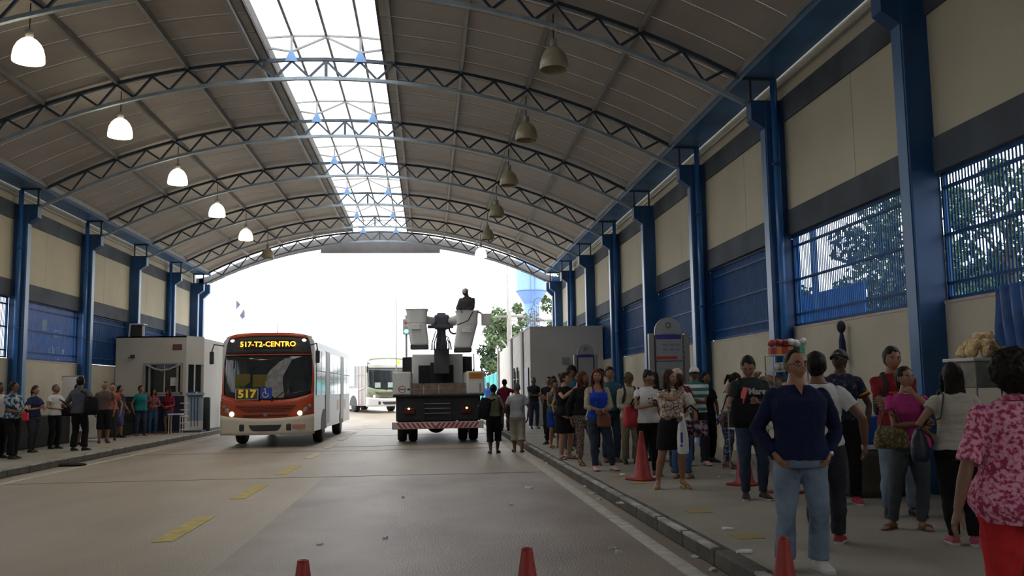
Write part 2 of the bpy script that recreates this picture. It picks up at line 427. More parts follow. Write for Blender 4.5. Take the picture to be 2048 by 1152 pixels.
# ------------------------------------------------------------------ ceiling: sheets, purlins, skylight
ceil = struct('ceiling')
EDGE = 1.32
y0s = -14; ysh = []
y = -14.0
while y < 45.9: ysh.append((y, min(y+1.0, 46.0))); y += 1.0
for s in (-1, 1):
    N = 14
    pr = [EDGE + (8.3-EDGE)*i/N for i in range(N+1)]
    R = []
    for x in pr:
        z = zarc(x)+.10
        R.append([(XC+s*x, 0, z), (XC+s*x, .03, z+.0), (XC+s*x, .04, z+.008), (XC+s*x, .07, z+.008), (XC+s*x, .09, z), (XC+s*x, .985, z), (XC+s*x, .985, z+.03), (XC+s*x, 0, z+.03)])
    me = MB().rings(R if s > 0 else [r[::-1] for r in R]).mesh('roof_sheet', roofm)
    for a, b in ysh:
        o = link('roof_sheet', me, ceil); o.location = (0, a, 0)
for i in list(range(-5, 0)) + list(range(1, 6)):
    x = i*1.587
    if abs(i) == 5: x = math.copysign(8.2, i)
    z = zarc(x)+.045
    obj('purlin', MB().box(XC+x-.035, XC+x+.035, -14, 45.9, z-.09, z+.045), purl, ceil)
up = mat('skylight_upstand', (.10,.095,.09), .8)
for s in (-1, 1):
    x = XC+s*EDGE; z = zarc(EDGE)+.10
    obj('skylight_upstand', MB().box(min(x, x+s*.05), max(x, x+s*.05), -14, 46, z-.03, z+.30), up, ceil)
sm = D.materials.new('translucent_sheet'); sm.use_nodes = True; n = sm.node_tree; n.nodes.remove(n.nodes['Principled BSDF'])
tr = n.nodes.new('ShaderNodeBsdfTransparent'); tl = n.nodes.new('ShaderNodeBsdfTranslucent'); mx = n.nodes.new('ShaderNodeMixShader')
tl.inputs[0].default_value = (.9,.93,.95,1); mx.inputs[0].default_value = .3
n.links.new(tr.outputs[0], mx.inputs[1]); n.links.new(tl.outputs[0], mx.inputs[2]); n.links.new(mx.outputs[0], n.nodes['Material Output'].inputs[0])
obj('closed_ridge', MB().box(XC-1.6, XC+1.6, -14, 9, 9.75, 9.8), roofm, ceil)  # unseen cover added over the near skylight to darken the hall below
for a in range(9, 45, 3):
    R = []
    for i in range(9):
        x = -1.55+3.1*i/8; z = 10.0-.045*x*x*1.3
        R.append([(XC+x, a, z), (XC+x, a+2.97, z), (XC+x, a+2.97, z+.006), (XC+x, a, z+.006)])
    obj('skylight_sheet', MB().rings(R), sm, ceil)
for x in (-.8, 0, .8):
    obj('skylight_purlin', MB().box(XC+x-.03, XC+x+.03, -14, 46, 9.92-.02*abs(x), 9.975-.02*abs(x)), purl, ceil)

# portal gable
gb = struct('gable_panel'); N = 30; xs = [-8.85+17.7*i/N for i in range(N+1)]
Yg = 46.6
gm = mat('gable_sheet', (.17,.165,.17), .6, var=.1)
def zb(x):
    ax = abs(x)
    if ax < 2.72: return 8.42
    return zarc(min(ax, 8.4))-.66
for i in range(N):
    a, b = xs[i], xs[i+1]
    if a < -2.72 < b or a < 2.72 < b: pass
    top_ = lambda q: zarc(min(abs(q),8.6)) + (.16 if abs(q) < 1.9 else .035)
    ta, tb = top_(a), top_(b)
    m_ = (a+b)/2; za = zb(a) if abs(m_) > 2.72 else 8.42; zb_ = zb(b) if abs(m_) > 2.72 else 8.42
    if abs(m_) > 2.72:
        dp_ = lambda q: .52-.14*max(0, abs(q)-2.7)/5.7
        za = zarc(min(abs(a),8.4))-dp_(a); zb_ = zarc(min(abs(b),8.4))-dp_(b)
    e = .012*(i % 2)
    R = [[(XC+a-.02, Yg+e, za), (XC+a-.02, Yg+e, ta), (XC+a-.02, Yg+e+.01, ta), (XC+a-.02, Yg+e+.01, za)], [(XC+b+.02, Yg+e, zb_), (XC+b+.02, Yg+e, tb), (XC+b+.02, Yg+e+.01, tb), (XC+b+.02, Yg+e+.01, zb_)]]
    obj('gable_sheet', MB().rings(R), gm, gb)
rim = MB()
for i in range(N): rim.bar((XC+xs[i], Yg-.05, zarc(min(abs(xs[i]),8.6))+.10), (XC+xs[i+1], Yg-.05, zarc(min(abs(xs[i+1]),8.6))+.10), .07)
for s, side in ((1,'right'), (-1,'left')):
    c = thing('column', 'blue corner column of the %s wall at the far portal, smaller than the rest' % side, 'column', (XC+s*8.85, Yg, 0), 0, 'columns of the hall')
    obj('shaft', MB().bbox(-.2,.2,0,.3,.15,7.2,.01), blue, c)
    g = lambda a: -s*a
    pr = [(g(.2), 6.2), (g(.5), 6.5), (g(.5), 6.9), (g(.2), 6.9)]
    obj('bracket', MB().rings([[(a, yv, z) for a, z in pr] for yv in (.0, .28)][::(1 if s<0 else -1)]), blue, c)

# ------------------------------------------------------------------ pendant bell lamps
lamp_on = mat('lit_lamp_glass', (1,.86,.62), .4, emit=5.0)
lamp_off = mat('dusty_lamp_glass', (.30,.25,.15), .35, col2=(.42,.37,.25), scale=6)
lamp_wh = mat('white_lamp_glass', (.9,.93,.95), .4, emit=2.0)
def lamp(x, y, lit, lab):
    t = thing('pendant_lamp', lab, 'lamp', (x, y, 7.52), 0, 'bell shaped pendant lamps')
    prof = [(r*.9, z) for r, z in [(.30,0),(.305,.04),(.295,.14),(.27,.24),(.22,.33),(.15,.40),(.075,.44)]]
    inner = [(r-.012, z) for r, z in prof[::-1]]
    obj('glass_bell', MB().lathe(prof+inner+[prof[0]], 28), lit, t, True)
    obj('neck', MB().cyl((0,0,.43), .07, .16, 14), mat('lamp_neck', (.35,.34,.30), .5), t, True)
    obj('rod', MB().cyl((0,0,.58), .012, zarc(4.76)-.1-7.52-.58, 6), dark, t)
    if lit is not lamp_off:
        obj('bulb', MB().ell((0,0,.2), (.07,.07,.11), 12, 8), lit, t, True)
        ld = D.lights.new('lamp_glow', 'POINT'); ld.energy = 55 if lit is lamp_on else 25; ld.color = (1,.78,.5) if lit is lamp_on else (.9,.95,1); ld.shadow_soft_size = .1
        lo = D.objects.new('lamp_glow', ld); COL.objects.link(lo); lo.parent = t; lo.location = (0,0,.05)
for k in range(1, 7):
    y = T(k)+.48
    lamp(XC-4.76, y, lamp_off if k == 6 else lamp_on, ('unlit' if k == 6 else 'glowing')+' bell shaped pendant lamp of the left row, %s from the near end' % ORD[k-1])
    lamp(XC+4.76, y, lamp_wh if k == 6 else lamp_off, ('white glowing' if k == 6 else 'unlit dusty')+' bell shaped pendant lamp of the right row, %s from the near end' % ORD[k-1])
# ------------------------------------------------------------------ people
cloud = {}
def cloud_tex(sz):
    if sz not in cloud:
        t = D.textures.new('cloth_folds_%g' % sz, 'CLOUDS'); t.noise_scale = sz; t.noise_depth = 1; cloud[sz] = t
    return cloud[sz]
JOBS = []
def job(o, voxel, smooth=3, disp=0, dsize=.12, extra=None):
    md = o.modifiers.new('r', 'REMESH'); md.mode = 'VOXEL'; md.voxel_size = voxel; md.use_smooth_shade = True
    if smooth: s = o.modifiers.new('s', 'SMOOTH'); s.iterations = smooth; s.factor = .5
    if disp:
        d = o.modifiers.new('d', 'DISPLACE'); d.texture = cloud_tex(dsize); d.strength = disp; d.texture_coords = 'LOCAL'; d.mid_level = .5
    JOBS.append((o, extra))
def bake_jobs():
    bpy.context.view_layer.update(); dg = bpy.context.evaluated_depsgraph_get()
    res = [D.meshes.new_from_object(o.evaluated_get(dg)) for o, e in JOBS]
    for (o, ex), me in zip(JOBS, res):
        old = o.data; mats = list(old.materials); o.modifiers.clear()
        if ex:
            bm = bmesh.new(); bm.from_mesh(me)
            t = ex.mesh('x', mats, True); bm.from_mesh(t); bm.to_mesh(me); bm.free(); D.meshes.remove(t)
        me.materials.clear()
        for m in mats: me.materials.append(m)
        me.polygons.foreach_set('use_smooth', [True]*len(me.polygons))
        nm = old.name; o.data = me; D.meshes.remove(old); me.name = nm
    JOBS.clear()

SKIN = {'l': mat('skin_light', (.36,.19,.12), .55, var=.08), 'm': mat('skin_medium', (.25,.125,.075), .55, var=.08),
        'b': mat('skin_brown', (.15,.072,.042), .55, var=.08), 'd': mat('skin_dark', (.07,.036,.024), .5, var=.08)}
LIP = {'l': mat('lips_light', (.34,.10,.08), .5), 'm': mat('lips_medium', (.25,.07,.055), .5), 'b': mat('lips_brown', (.15,.045,.035), .5), 'd': mat('lips_dark', (.09,.035,.03), .5)}
HAIRC = {'black': mat('black_hair', (.010,.008,.007), .5, var=.4, scale=30, bump=.6, bscale=90, stretch=(1,1,.3), spec=.12), 'brown': mat('brown_hair', (.035,.016,.008), .5, var=.4, scale=30, bump=.6, bscale=90, stretch=(1,1,.3), spec=.12),
         'red': mat('reddish_hair', (.07,.017,.008), .5, var=.4, scale=30, bump=.6, bscale=90, stretch=(1,1,.3), spec=.12), 'grey': mat('grey_hair', (.07,.07,.07), .8, var=.4, scale=30, bump=.5, bscale=90)}
EYEW = mat('eye_white', (.55,.52,.48), .3, var=.02); IRIS = mat('eye_iris', (.012,.007,.005), .2); BROW = mat('eyebrow_hair', (.012,.008,.006), .8)
def cl(name, col, rough=.88, bump=.3, var=.15): return mat('cloth_'+name, col, rough, var=var, scale=6, bump=bump, bscale=60, spec=.15)

MALE = [(.465,.075,.062,0),(.50,.092,.070,.004),(.53,.093,.068,.002),(.60,.083,.060,-.002),(.66,.085,.062,-.003),(.72,.092,.067,-.003),(.77,.096,.066,0),(.80,.096,.055,.003),(.825,.072,.044,.006),(.848,.040,.038,.006),(.875,.032,.034,.002),(.90,.031,.033,-.002)]
FEMALE = [(.465,.078,.066,0),(.50,.098,.076,.004),(.535,.101,.073,.004),(.61,.080,.055,0),(.66,.079,.056,-.004),(.72,.084,.070,-.012),(.77,.086,.060,-.003),(.80,.084,.050,.002),(.825,.060,.039,.006),(.848,.034,.033,.006),(.875,.027,.029,.002),(.90,.027,.029,-.002)]

def sup(a, p=.85):
    c, s = math.cos(a), math.sin(a); return math.copysign(abs(c)**p, c), math.copysign(abs(s)**p, s)

def head_geo(mb, hh, Mh, fem, nlon=48, nlat=32):
    V = []; Fc = []
    for i in range(nlat+1):
        th = math.pi*i/nlat
        for j in range(nlon):
            ph = 2*math.pi*j/nlon
            sx, sy, sz = math.sin(th)*math.cos(ph), math.sin(th)*math.sin(ph), math.cos(th)
            z = .5*(sz if sz > 0 else -abs(sz)**.85); x = .345*sx; y = .43*sy
            t = min(1, max(0, (-z-.02)/.42))
            x *= 1-(.42 if fem else .34)*t**1.3
            if y > 0: y *= 1-.42*t
            else: y *= 1-.06*t; y *= 1-.06*max(0, z-.15)/.35
            if y < 0:
                nzp = 0
                if -.17 < z < .12: nzp = (.12-z)/.22 if z > -.10 else max(0, (z+.17)/.07)
                y -= .095*math.exp(-(x/.052)**2)*min(1, nzp)
                y += .034*math.exp(-((abs(x)-.15)/.075)**2-((z-.02)/.045)**2)
                y -= .018*math.exp(-((abs(x)-.14)/.1)**2-((z-.10)/.035)**2)
                y -= .020*math.exp(-(x/.10)**2-((z+.245)/.045)**2)
                y -= .028*math.exp(-(x/.11)**2-((z+.41)/.07)**2)
                y -= .012*math.exp(-((abs(x)-.2)/.07)**2-((z+.08)/.07)**2)
            V.append(Mh @ Vector((x*hh, y*hh, z*hh)))
    for i in range(nlat):
        for j in range(nlon):
            k = (j+1) % nlon; a, b, c_, d = i*nlon+j, (i+1)*nlon+j, (i+1)*nlon+k, i*nlon+k
            Fc.append((a, b, c_) if i == 0 else ((a, b, d) if i == nlat-1 else (a, b, c_, d)))
    mb.add(V, Fc)
    for s in (-1, 1):
        R = Mh.to_3x3() @ Matrix.Rotation(s*.35, 3, 'Z')
        mb.ell(Mh @ Vector((s*.345*hh, .03*hh, -.03*hh)), (.030*hh, .075*hh, .125*hh), 10, 7, R)

def hand_geo(mb, wp, d, nrm, H, side, curl=.5, n=7, spread=.12):
    """palm and five separate fingers; d forearm direction, nrm palm normal, side +1 left hand / -1 right"""
    d = d.normalized(); nrm = (nrm - d*nrm.dot(d)).normalized(); th = d.cross(nrm)*side; th.normalize()
    L = .052*H
    pts = [wp - d*.01*H, wp + d*.012*H, wp + d*.035*H, wp + d*L]
    R = []
    for p, (a, b) in zip(pts, ((.0125,.0105),(.017,.0105),(.0225,.0105),(.0215,.009))):
        R.append([p + th*(math.cos(q)*a*H) + nrm*(math.sin(q)*b*H) for q in [2*math.pi*j/12 for j in range(12)]])
    if side*1 > 0: R = [r[::-1] for r in R]
    mb.rings(R)
    for i, (off, ln, rad) in enumerate(((.0165,.040,.0052),(.0056,.045,.0054),(-.0056,.042,.0052),(-.0165,.033,.0046))):
        b = wp + d*(L-.004*H) + th*(off*H); dr = (d + th*(off*spread/.0165)).normalized()
        p = [b]; ang = 0
        for seg, f in enumerate((.45,.30,.25)):
            ang += curl*(.75 if seg == 0 else .9)*(1+.08*i); v = dr*math.cos(ang) + nrm*math.sin(ang); p.append(p[-1] + v*(ln*f*H*1.05))
        mb.tube(p, [rad*H, rad*H*.97, rad*H*.9, rad*H*.75], n, dome=True)
    b = wp + d*.012*H + th*.012*H; v1 = (th*.75 + d*.8 + nrm*.25).normalized(); v2 = (th*.35 + d*.9 + nrm*(.25+curl*.5)).normalized()
    mb.tube([b, b+v1*.024*H, b+v1*.024*H+v2*.018*H, b+v1*.024*H+v2*.031*H], [.0078*H,.0066*H,.006*H,.0046*H], n, dome=True)

def ik(S, Wt, a, b, pole):
    v = Wt-S; d = min(v.length, (a+b)*.998); u = v.normalized(); q = (a*a+d*d-b*b)/(2*d); h = math.sqrt(max(0, a*a-q*q))
    p = (pole - u*pole.dot(u)).normalized(); return S+u*q+p*h, S+u*d

ARMS = {  # wrist target (x outwards, y front negative, z), elbow pole, palm normal, curl
 'hang': ((.150,-.012,.497),(1,.6,-.2),(-1,-.1,0),.35), 'swingf': ((.135,-.10,.52),(.6,1,-.3),(-1,.1,0),.4), 'swingb': ((.145,.09,.52),(.6,.8,-.3),(-1,-.1,0),.4),
 'pocket': ((.125,-.045,.53),(1,1,.1),(-1,.2,0),.5), 'crossA': ((-.055,-.105,.672),(1,.1,-.8),(0,1,-.2),.3), 'crossB': ((-.05,-.125,.655),(1,.1,-.8),(0,1,0),.4),
 'phone': ((.030,-.16,.665),(1,.2,-1),(-.5,0,1),.8), 'clasp': ((.012,-.135,.60),(1,.3,-1),(-.6,.7,0),.7), 'bagfront': ((.05,-.12,.60),(1,.4,-1),(-1,.5,0),.9),
 'raise': ((.05,-.22,.80),(.8,0,-1),(-1,0,.2),.8), 'chin': ((.018,-.085,.835),(1,-.3,-1),(-.2,1,.4),1.0), 'neck': ((-.065,-.075,.82),(1,-.6,-.6),(0,1,0),.6),
 'shoulder': ((.10,-.07,.76),(1,.2,-1),(-.6,.6,-.4),.9), 'hip': ((.115,-.03,.575),(1,.9,0),(-1,.3,0),.4), 'wide': ((.21,-.02,.52),(1,.6,-.2),(-1,-.1,0),.45), 'basket': ((.03,-.20,.57),(1,.5,-.6),(-1,.2,-.3),.9)}

def person(label, pos, head, H, sex='m', skin='m', hair=('short','black'), top=None, bottom=None, shoes=None, arms=('hang','hang'),
           feet=((.06,.0,8),(-.06,.0,-8)), lean=0, twist=0, hy=0, hp=0, girth=1.0, face=True, hz=0, side=0):
    """pos ground point; head = heading in degrees (0 faces the photographer); arms = (left, right); feet = (x, y, toe-out deg) left, right"""
    fem = sex == 'f'; px, py, pz = pos
    dist = math.hypot(px, py)
    vox = .0075 if dist < 10 else (.011 if dist < 20 else .017)
    near = dist < 13
    root = thing('person', label, 'person', (px, py, pz), math.radians(head))
    sk = SKIN[skin]; V = Vector
    LM = Matrix.Translation(V((0,0,.52))) @ Matrix.Rotation(math.radians(twist), 4, 'Z') @ Matrix.Rotation(math.radians(lean), 4, 'X') @ Matrix.Rotation(math.radians(side), 4, 'Y') @ Matrix.Translation(V((0,0,-.52)))
    up = lambda p: (LM @ V(p))*H
    prof = FEMALE if fem else MALE
    gz = lambda z: girth if z < .80 else 1+(girth-1)*.3
    def torso(mb, zlo, zhi, off=0, oy=0, sx=1, n=20, yb=0, flare=0):
        zs = [p for p in prof if zlo < p[0] < zhi]
        def samp(z):
            for a, b in zip(prof, prof[1:]):
                if a[0] <= z <= b[0]:
                    t = (z-a[0])/(b[0]-a[0]); return tuple(a[i]+(b[i]-a[i])*t for i in range(4))
            a = prof[0] if z < prof[0][0] else prof[-1]; return (z, *a[1:])
        zz = [samp(zlo)] + zs + [samp(zhi)]; R = []
        for z, rx, ry, cy in zz:
            k = max(0, (.60-z)/.15)*flare
            rx = rx*gz(z)*sx+off+k; ry = ry*(1+(gz(z)-1)*1.5)+off+oy+k
            R.append([up((rx*sup(2*math.pi*j/n)[0], cy+yb-(gz(z)-1)*.03+ry*sup(2*math.pi*j/n)[1], z)) for j in range(n)])
        mb.rings(R)
    shx = .101*(1+(girth-1)*.4) if not fem else .090*(1+(girth-1)*.4); la, lb = .172, .145
    A = []
    for s, key in ((1, arms[0]), (-1, arms[1])):
        if isinstance(key, str): tg, pole, pn, curl = ARMS[key]
        else: tg, pole, pn, curl = key
        S = LM @ V((s*shx, .004, .791)); tw = (V((s*tg[0], tg[1], tg[2])))
        if lean or twist or side: tw = LM @ tw
        po = V((s*pole[0], pole[1], pole[2])); E_, Wt = ik(S, tw, la, lb, po)
        nrm = V((s*pn[0], pn[1], pn[2])); A.append((s, S, E_, Wt, nrm, curl))
    ra = (.030,.026,.021,.0215,.0135) if not fem else (.026,.022,.018,.0185,.0118); kg = 1+(girth-1)*.6
    def arm(mb, S, E_, Wt, frac, off, cuff=0, n=12):
        pl = [S, S.lerp(E_, .5), E_, E_.lerp(Wt, .35), Wt]; L = [0, .27, .54, .70, 1.0]; P = []; Rr = []
        for i in range(5):
            if L[i] <= frac+1e-6: P.append(pl[i]); Rr.append(ra[i]*kg+off)
            else:
                t = (frac-L[i-1])/(L[i]-L[i-1])
                if t > .05: P.append(pl[i-1].lerp(pl[i], t)); Rr.append((ra[i-1]+(ra[i]-ra[i-1])*t)*kg+off+cuff)
                break
        mb.tube([p*H for p in P], [(ra[0]*kg+off*.55)*H] + [r*H for r in Rr[1:]], n)
        mb.ell(P[0]*H, [(ra[0]*kg+off*.55)*H]*3, 12, 8)
    # legs
    Lg = []
    hipx = .050*(1+(girth-1)*.5)
    heel = .035 if (shoes and shoes[0] == 'heels') else 0
    for (fx, fy, toe), s in zip(feet, (1, -1)):
        fzz = 0
        hp_ = V((s*hipx, 0, .497)); an = V((fx, fy+.012, .046+heel+fzz)); ll = (an-hp_).length*(1.012 if abs(fy) < .06 else 1.022)/.468; K, an2 = ik(hp_, an, .240*ll, .228*ll, V((s*.12+math.sin(math.radians(toe))*.5, -1, 0)))
        Lg.append((s, hp_, K, an, toe))
    rl = (.054,.047,.034,.035,.021) if not fem else (.058,.050,.033,.034,.0195)
    def leg(mb, hp_, K, an, off, frac=1.0, n=14, straight=0, cuff=0):
        pl = [hp_, hp_.lerp(K, .45), K, K.lerp(an, .33)+V((0,.006,0)), an]; L = [0,.23,.5,.67,1]; P = []; Rr = []
        for i in range(5):
            r = rl[i]*kg+off
            if straight and i >= 2: r = max(r, straight+off)
            if L[i] <= frac+1e-6: P.append(pl[i]); Rr.append(r)
            else:
                t = (frac-L[i-1])/(L[i]-L[i-1]); P.append(pl[i-1].lerp(pl[i], t)); Rr.append(max(rl[i-1]+(rl[i]-rl[i-1])*t, straight)*kg+off+cuff); break
        mb.tube([p*H for p in P], [r*H for r in Rr], n); mb.ell(P[0]*H, [Rr[0]*.97*H]*3, 12, 8)
    def foot(mb, an, toe, off=0, sole=False, s=1):
        a = math.radians(toe); f = V((math.sin(a), -math.cos(a), 0)); b = V((an.x, an.y, 0))
        hz_ = an.z-.046
        P = [b-f*.028+V((0,0,.020+hz_)), b-f*.005+V((0,0,.028+hz_)), b+f*.035+V((0,0,.025+hz_*.6)), b+f*.070+V((0,0,.017+hz_*.1)), b+f*.100+V((0,0,.012)), b+f*.118+V((0,0,.009))]
        W_ = [(.017,.017),(.019,.024),(.020,.021),(.024,.014),(.022,.010),(.014,.007)]
        R = []; sd = V((f.y, -f.x, 0))
        for p, (w, h) in zip(P, W_):
            w += off; h += off*.8
            R.append([V((q.x, q.y, max(q.z, .002+hz_*max(0,(1-((p-b).dot(f)+.028)/.1))*.9)))*H for q in [p + sd*(math.cos(t)*w) + V((0,0,1))*(math.sin(t)*h) for t in [2*math.pi*j/14 for j in range(14)]]])
        mb.rings(R)
    Mh = Matrix.Translation(up((0,.004,.862))) @ (LM.to_3x3() @ Matrix.Rotation(math.radians(hy), 3, 'Z') @ Matrix.Rotation(math.radians(hp), 3, 'X') @ Matrix.Rotation(math.radians(hz), 3, 'Y')).to_4x4() @ Matrix.Translation(V((0,-.012*H,.067*H)))
    hh = .136*H
    # ---- body
    b = MB(); torso(b, .465, .90)
    b.tube([up((0,.006,.83)), up((0,.004,.868)), Mh @ V((0,.06*hh,-.25*hh))], [.034*H if not fem else .029*H, .031*H if not fem else .027*H, .031*H if not fem else .027*H], 14)
    for s, S, E_, Wt, nrm, curl in A: arm(b, S, E_, Wt, 1.0, 0)
    for s, hp_, K, an, toe in Lg: leg(b, hp_, K, an, 0); foot(b, an, toe)
    ex = MB(); hx = b if dist < 9.6 else ex
    for s, S, E_, Wt, nrm, curl in A: hand_geo(hx, Wt*H, (Wt-E_), nrm, H, s, curl, 8)
    head_geo(ex, hh, Mh, fem, *((56, 40) if near else (32, 22)))
    bo = obj('body', b, sk, root, True); job(bo, min(vox, .0062) if dist < 9.6 else vox, 2, extra=ex)
    Mp = lambda x, y, z: Mh @ V((x*hh, y*hh, z*hh))
    R3 = Mh.to_3x3()
    if face:
        for s in (-1, 1):
            e = MB(); e.ell(Mp(s*.15,-.335,.02), (.062*hh, .045*hh, .032*hh), 12, 8, R3); e.mi = 1; e.ell(Mp(s*.15,-.368,.02), (.028*hh, .018*hh, .027*hh), 10, 6, R3)
            obj('eye', e, [EYEW, IRIS], root, True)
            w = MB(); w.tube([Mp(s*.06,-.41,.095), Mp(s*.15,-.40,.125), Mp(s*.235,-.355,.105)], [.016*hh, .02*hh, .01*hh], 6); obj('eyebrow', w, BROW, root, True)
        l = MB(); l.ell(Mp(0,-.385,-.232), (.088*hh, .028*hh, .016*hh), 12, 6, R3); l.ell(Mp(0,-.385,-.262), (.075*hh, .028*hh, .018*hh), 12, 6, R3); obj('lips', l, LIP[skin], root, True)
    # ---- hair
    kind, hc = hair; hm = HAIRC[hc]; hv = max(vox*.8, .006)
    if kind != 'none':
        h = MB(); k = {'short': .022, 'crop': -.005, 'curly': .075, 'bun': .02, 'pony': .02, 'long': .035, 'puff': .06}[kind]; fy = {'crop': .085, 'short': .09, 'curly': .085}.get(kind, .09)
        h.ell(Mp(0,fy,.10), ((.357+k)*hh, (.425+k)*hh, (.475+k)*hh), 22, 14, R3)
        h.ell(Mp(0,.20,-.03), ((.29+k)*hh, (.27+k)*hh, (.36+k)*hh), 18, 12, R3)
        if kind in ('pony',):
            h.tube([Mp(0,.45,.12), Mp(0,.62,.0), Mp(.02,.60,-.35), Mp(.03,.5,-.75)], [.09*hh,.13*hh,.12*hh,.04*hh], 10, True)
        if kind == 'bun': h.ell(Mp(0,.48,.32), (.19*hh,.17*hh,.18*hh), 14, 9, R3)
        if kind == 'puff': h.ell(Mp(0,.30,.25), (.34*hh,.30*hh,.34*hh), 14, 9, R3)
        if kind == 'long':
            Rr = []
            for z, rx, ry, cy in ((.30,.34,.30,.14),(.0,.40,.30,.17),(-.35,.41,.27,.20),(-.70,.42,.22,.24),(-1.0,.40,.18,.26),(-1.22,.30,.12,.27)):
                Rr.append([Mp(rx*math.cos(2*math.pi*j/18), cy+ry*math.sin(2*math.pi*j/18), z) for j in range(18)])
            h.rings(Rr[::-1])
            for s in (-1, 1): h.tube([Mp(s*.25,-.12,.33), Mp(s*.375,-.12,.05), Mp(s*.385,-.10,-.35), Mp(s*.36,-.12,-.75), Mp(s*.33,-.15,-1.05)], [.08*hh,.085*hh,.10*hh,.10*hh,.05*hh], 10, True)
        ho = obj('hair', h, hm, root, True); job(ho, hv, 2, (.13 if kind in ('curly','puff') else .075)*hh, .035 if kind in ('curly','puff') else .05)
    # ---- clothes
    def done(mb, name, m, disp=.010, sm=2, d=.10, v=None):
        disp *= 1.6
        o = obj(name, mb, m, root, True); job(o, v or vox, sm, disp, d); return o
    info = dict(root=root, Mh=Mh, Mp=Mp, up=up, H=H, A=A, hh=hh, R3=R3, LM=LM, head=head)
    if bottom:
        kind, m = bottom[0], bottom[1]; b = MB()
        if kind in ('jeans','slim','loose'):
            st = {'jeans': .030, 'slim': .022, 'loose': .037}[kind]
            torso(b, .465, .595, .006)
            for s, hp_, K, an, toe in Lg: leg(b, hp_, K, an, .0065, .985, straight=st)
            done(b, 'trousers', m, .013, 2, .09)
        elif kind == 'shorts' or kind == 'capri':
            torso(b, .465, .595, .007)
            for s, hp_, K, an, toe in Lg: leg(b, hp_, K, an, .011, .58 if kind == 'shorts' else .72, straight=.042, cuff=.004)
            done(b, 'shorts', m, .012)
        elif kind == 'skirt':
            zl = bottom[2] if len(bottom) > 2 else .31; fl = bottom[3] if len(bottom) > 3 else 1
            R = []
            for z, rx, ry in ((zl, .098*fl, .085*fl), ((zl+.50)/2, .106*(1+fl)/2, .086*(1+fl)/2), (.50, .112, .086), (.54, .110, .082), (.60, .086, .063)):
                tt = min(1, (.497-z)/.45) if z < .497 else 0; sep = (hipx + (abs(feet[0][0]-feet[1][0])/2-hipx)*tt); rx = max(rx, (sep+.060) if z < .52 else rx)
                cx = (feet[0][0]+feet[1][0])/2*(.6-z)/.6; cy2 = (feet[0][1]+feet[1][1])/2*(.6-z)/.6
                R.append([V((cx+rx*kg*math.cos(2*math.pi*j/22), cy2+ry*kg*math.sin(2*math.pi*j/22), z))*H for j in range(22)])
            b.rings(R); done(b, 'skirt', m, .010)
    if top:
        kind, m = top[0], top[1]; zl = .535
        if kind in ('tshirt','polo','shirt','jacket','blouse'):
            fr, off = {'tshirt': (.30,.010), 'polo': (.32,.011), 'shirt': (1.0,.011), 'jacket': (1.0,.016), 'blouse': (.22,.012)}[kind]
            if len(top) > 2: fr = top[2]
            if len(top) > 3: zl = top[3]
            b = MB(); torso(b, zl, .842, off+.001, flare=.010)
            for s, S, E_, Wt, nrm, curl in A: arm(b, S, E_, Wt, fr, off, cuff=.004 if fr < .6 else .002)
            done(b, 'shirt' if kind != 'jacket' else 'jacket', m, .016, 2, .11)
            if kind in ('polo','shirt','jacket'):
                c = MB()
                for s in (-1, 1):
                    ps = [(s*.012,-.044,.815),(s*.034,-.026,.838),(s*.036,.008,.850),(s*.022,.040,.853),(0,.047,.854)]
                    c.tube([up(p) for p in ps], [(.011*H,.006*H)]*5, 8)
                obj('collar', c, m, root, True)
        elif kind == 'tank':
            zl = top[2] if len(top) > 2 else .545
            b = MB(); torso(b, zl, .775, .006, flare=.008); done(b, 'tank_top', m, .008)
            st = MB()
            for s in (-1, 1): st.tube([up(p) for p in ((s*.050,-.066,.765),(s*.050,-.046,.805),(s*.050,.004,.833),(s*.050,.044,.805),(s*.050,.060,.765))], [(.012*H,.004*H)]*5, 8)
            obj('strap', st, m, root, True)
        elif kind == 'vest':
            b = MB(); torso(b, .535, .836, .008, flare=.008); done(b, 'vest', m, .012)
        if kind == 'tank' and len(top) > 3:   # open cardigan over the tank top
            b = MB(); torso(b, .50, .835, .012, oy=-.010, yb=.017)
            for s, S, E_, Wt, nrm, curl in A: arm(b, S, E_, Wt, .72, .012)
            done(b, 'cardigan', top[3], .012)
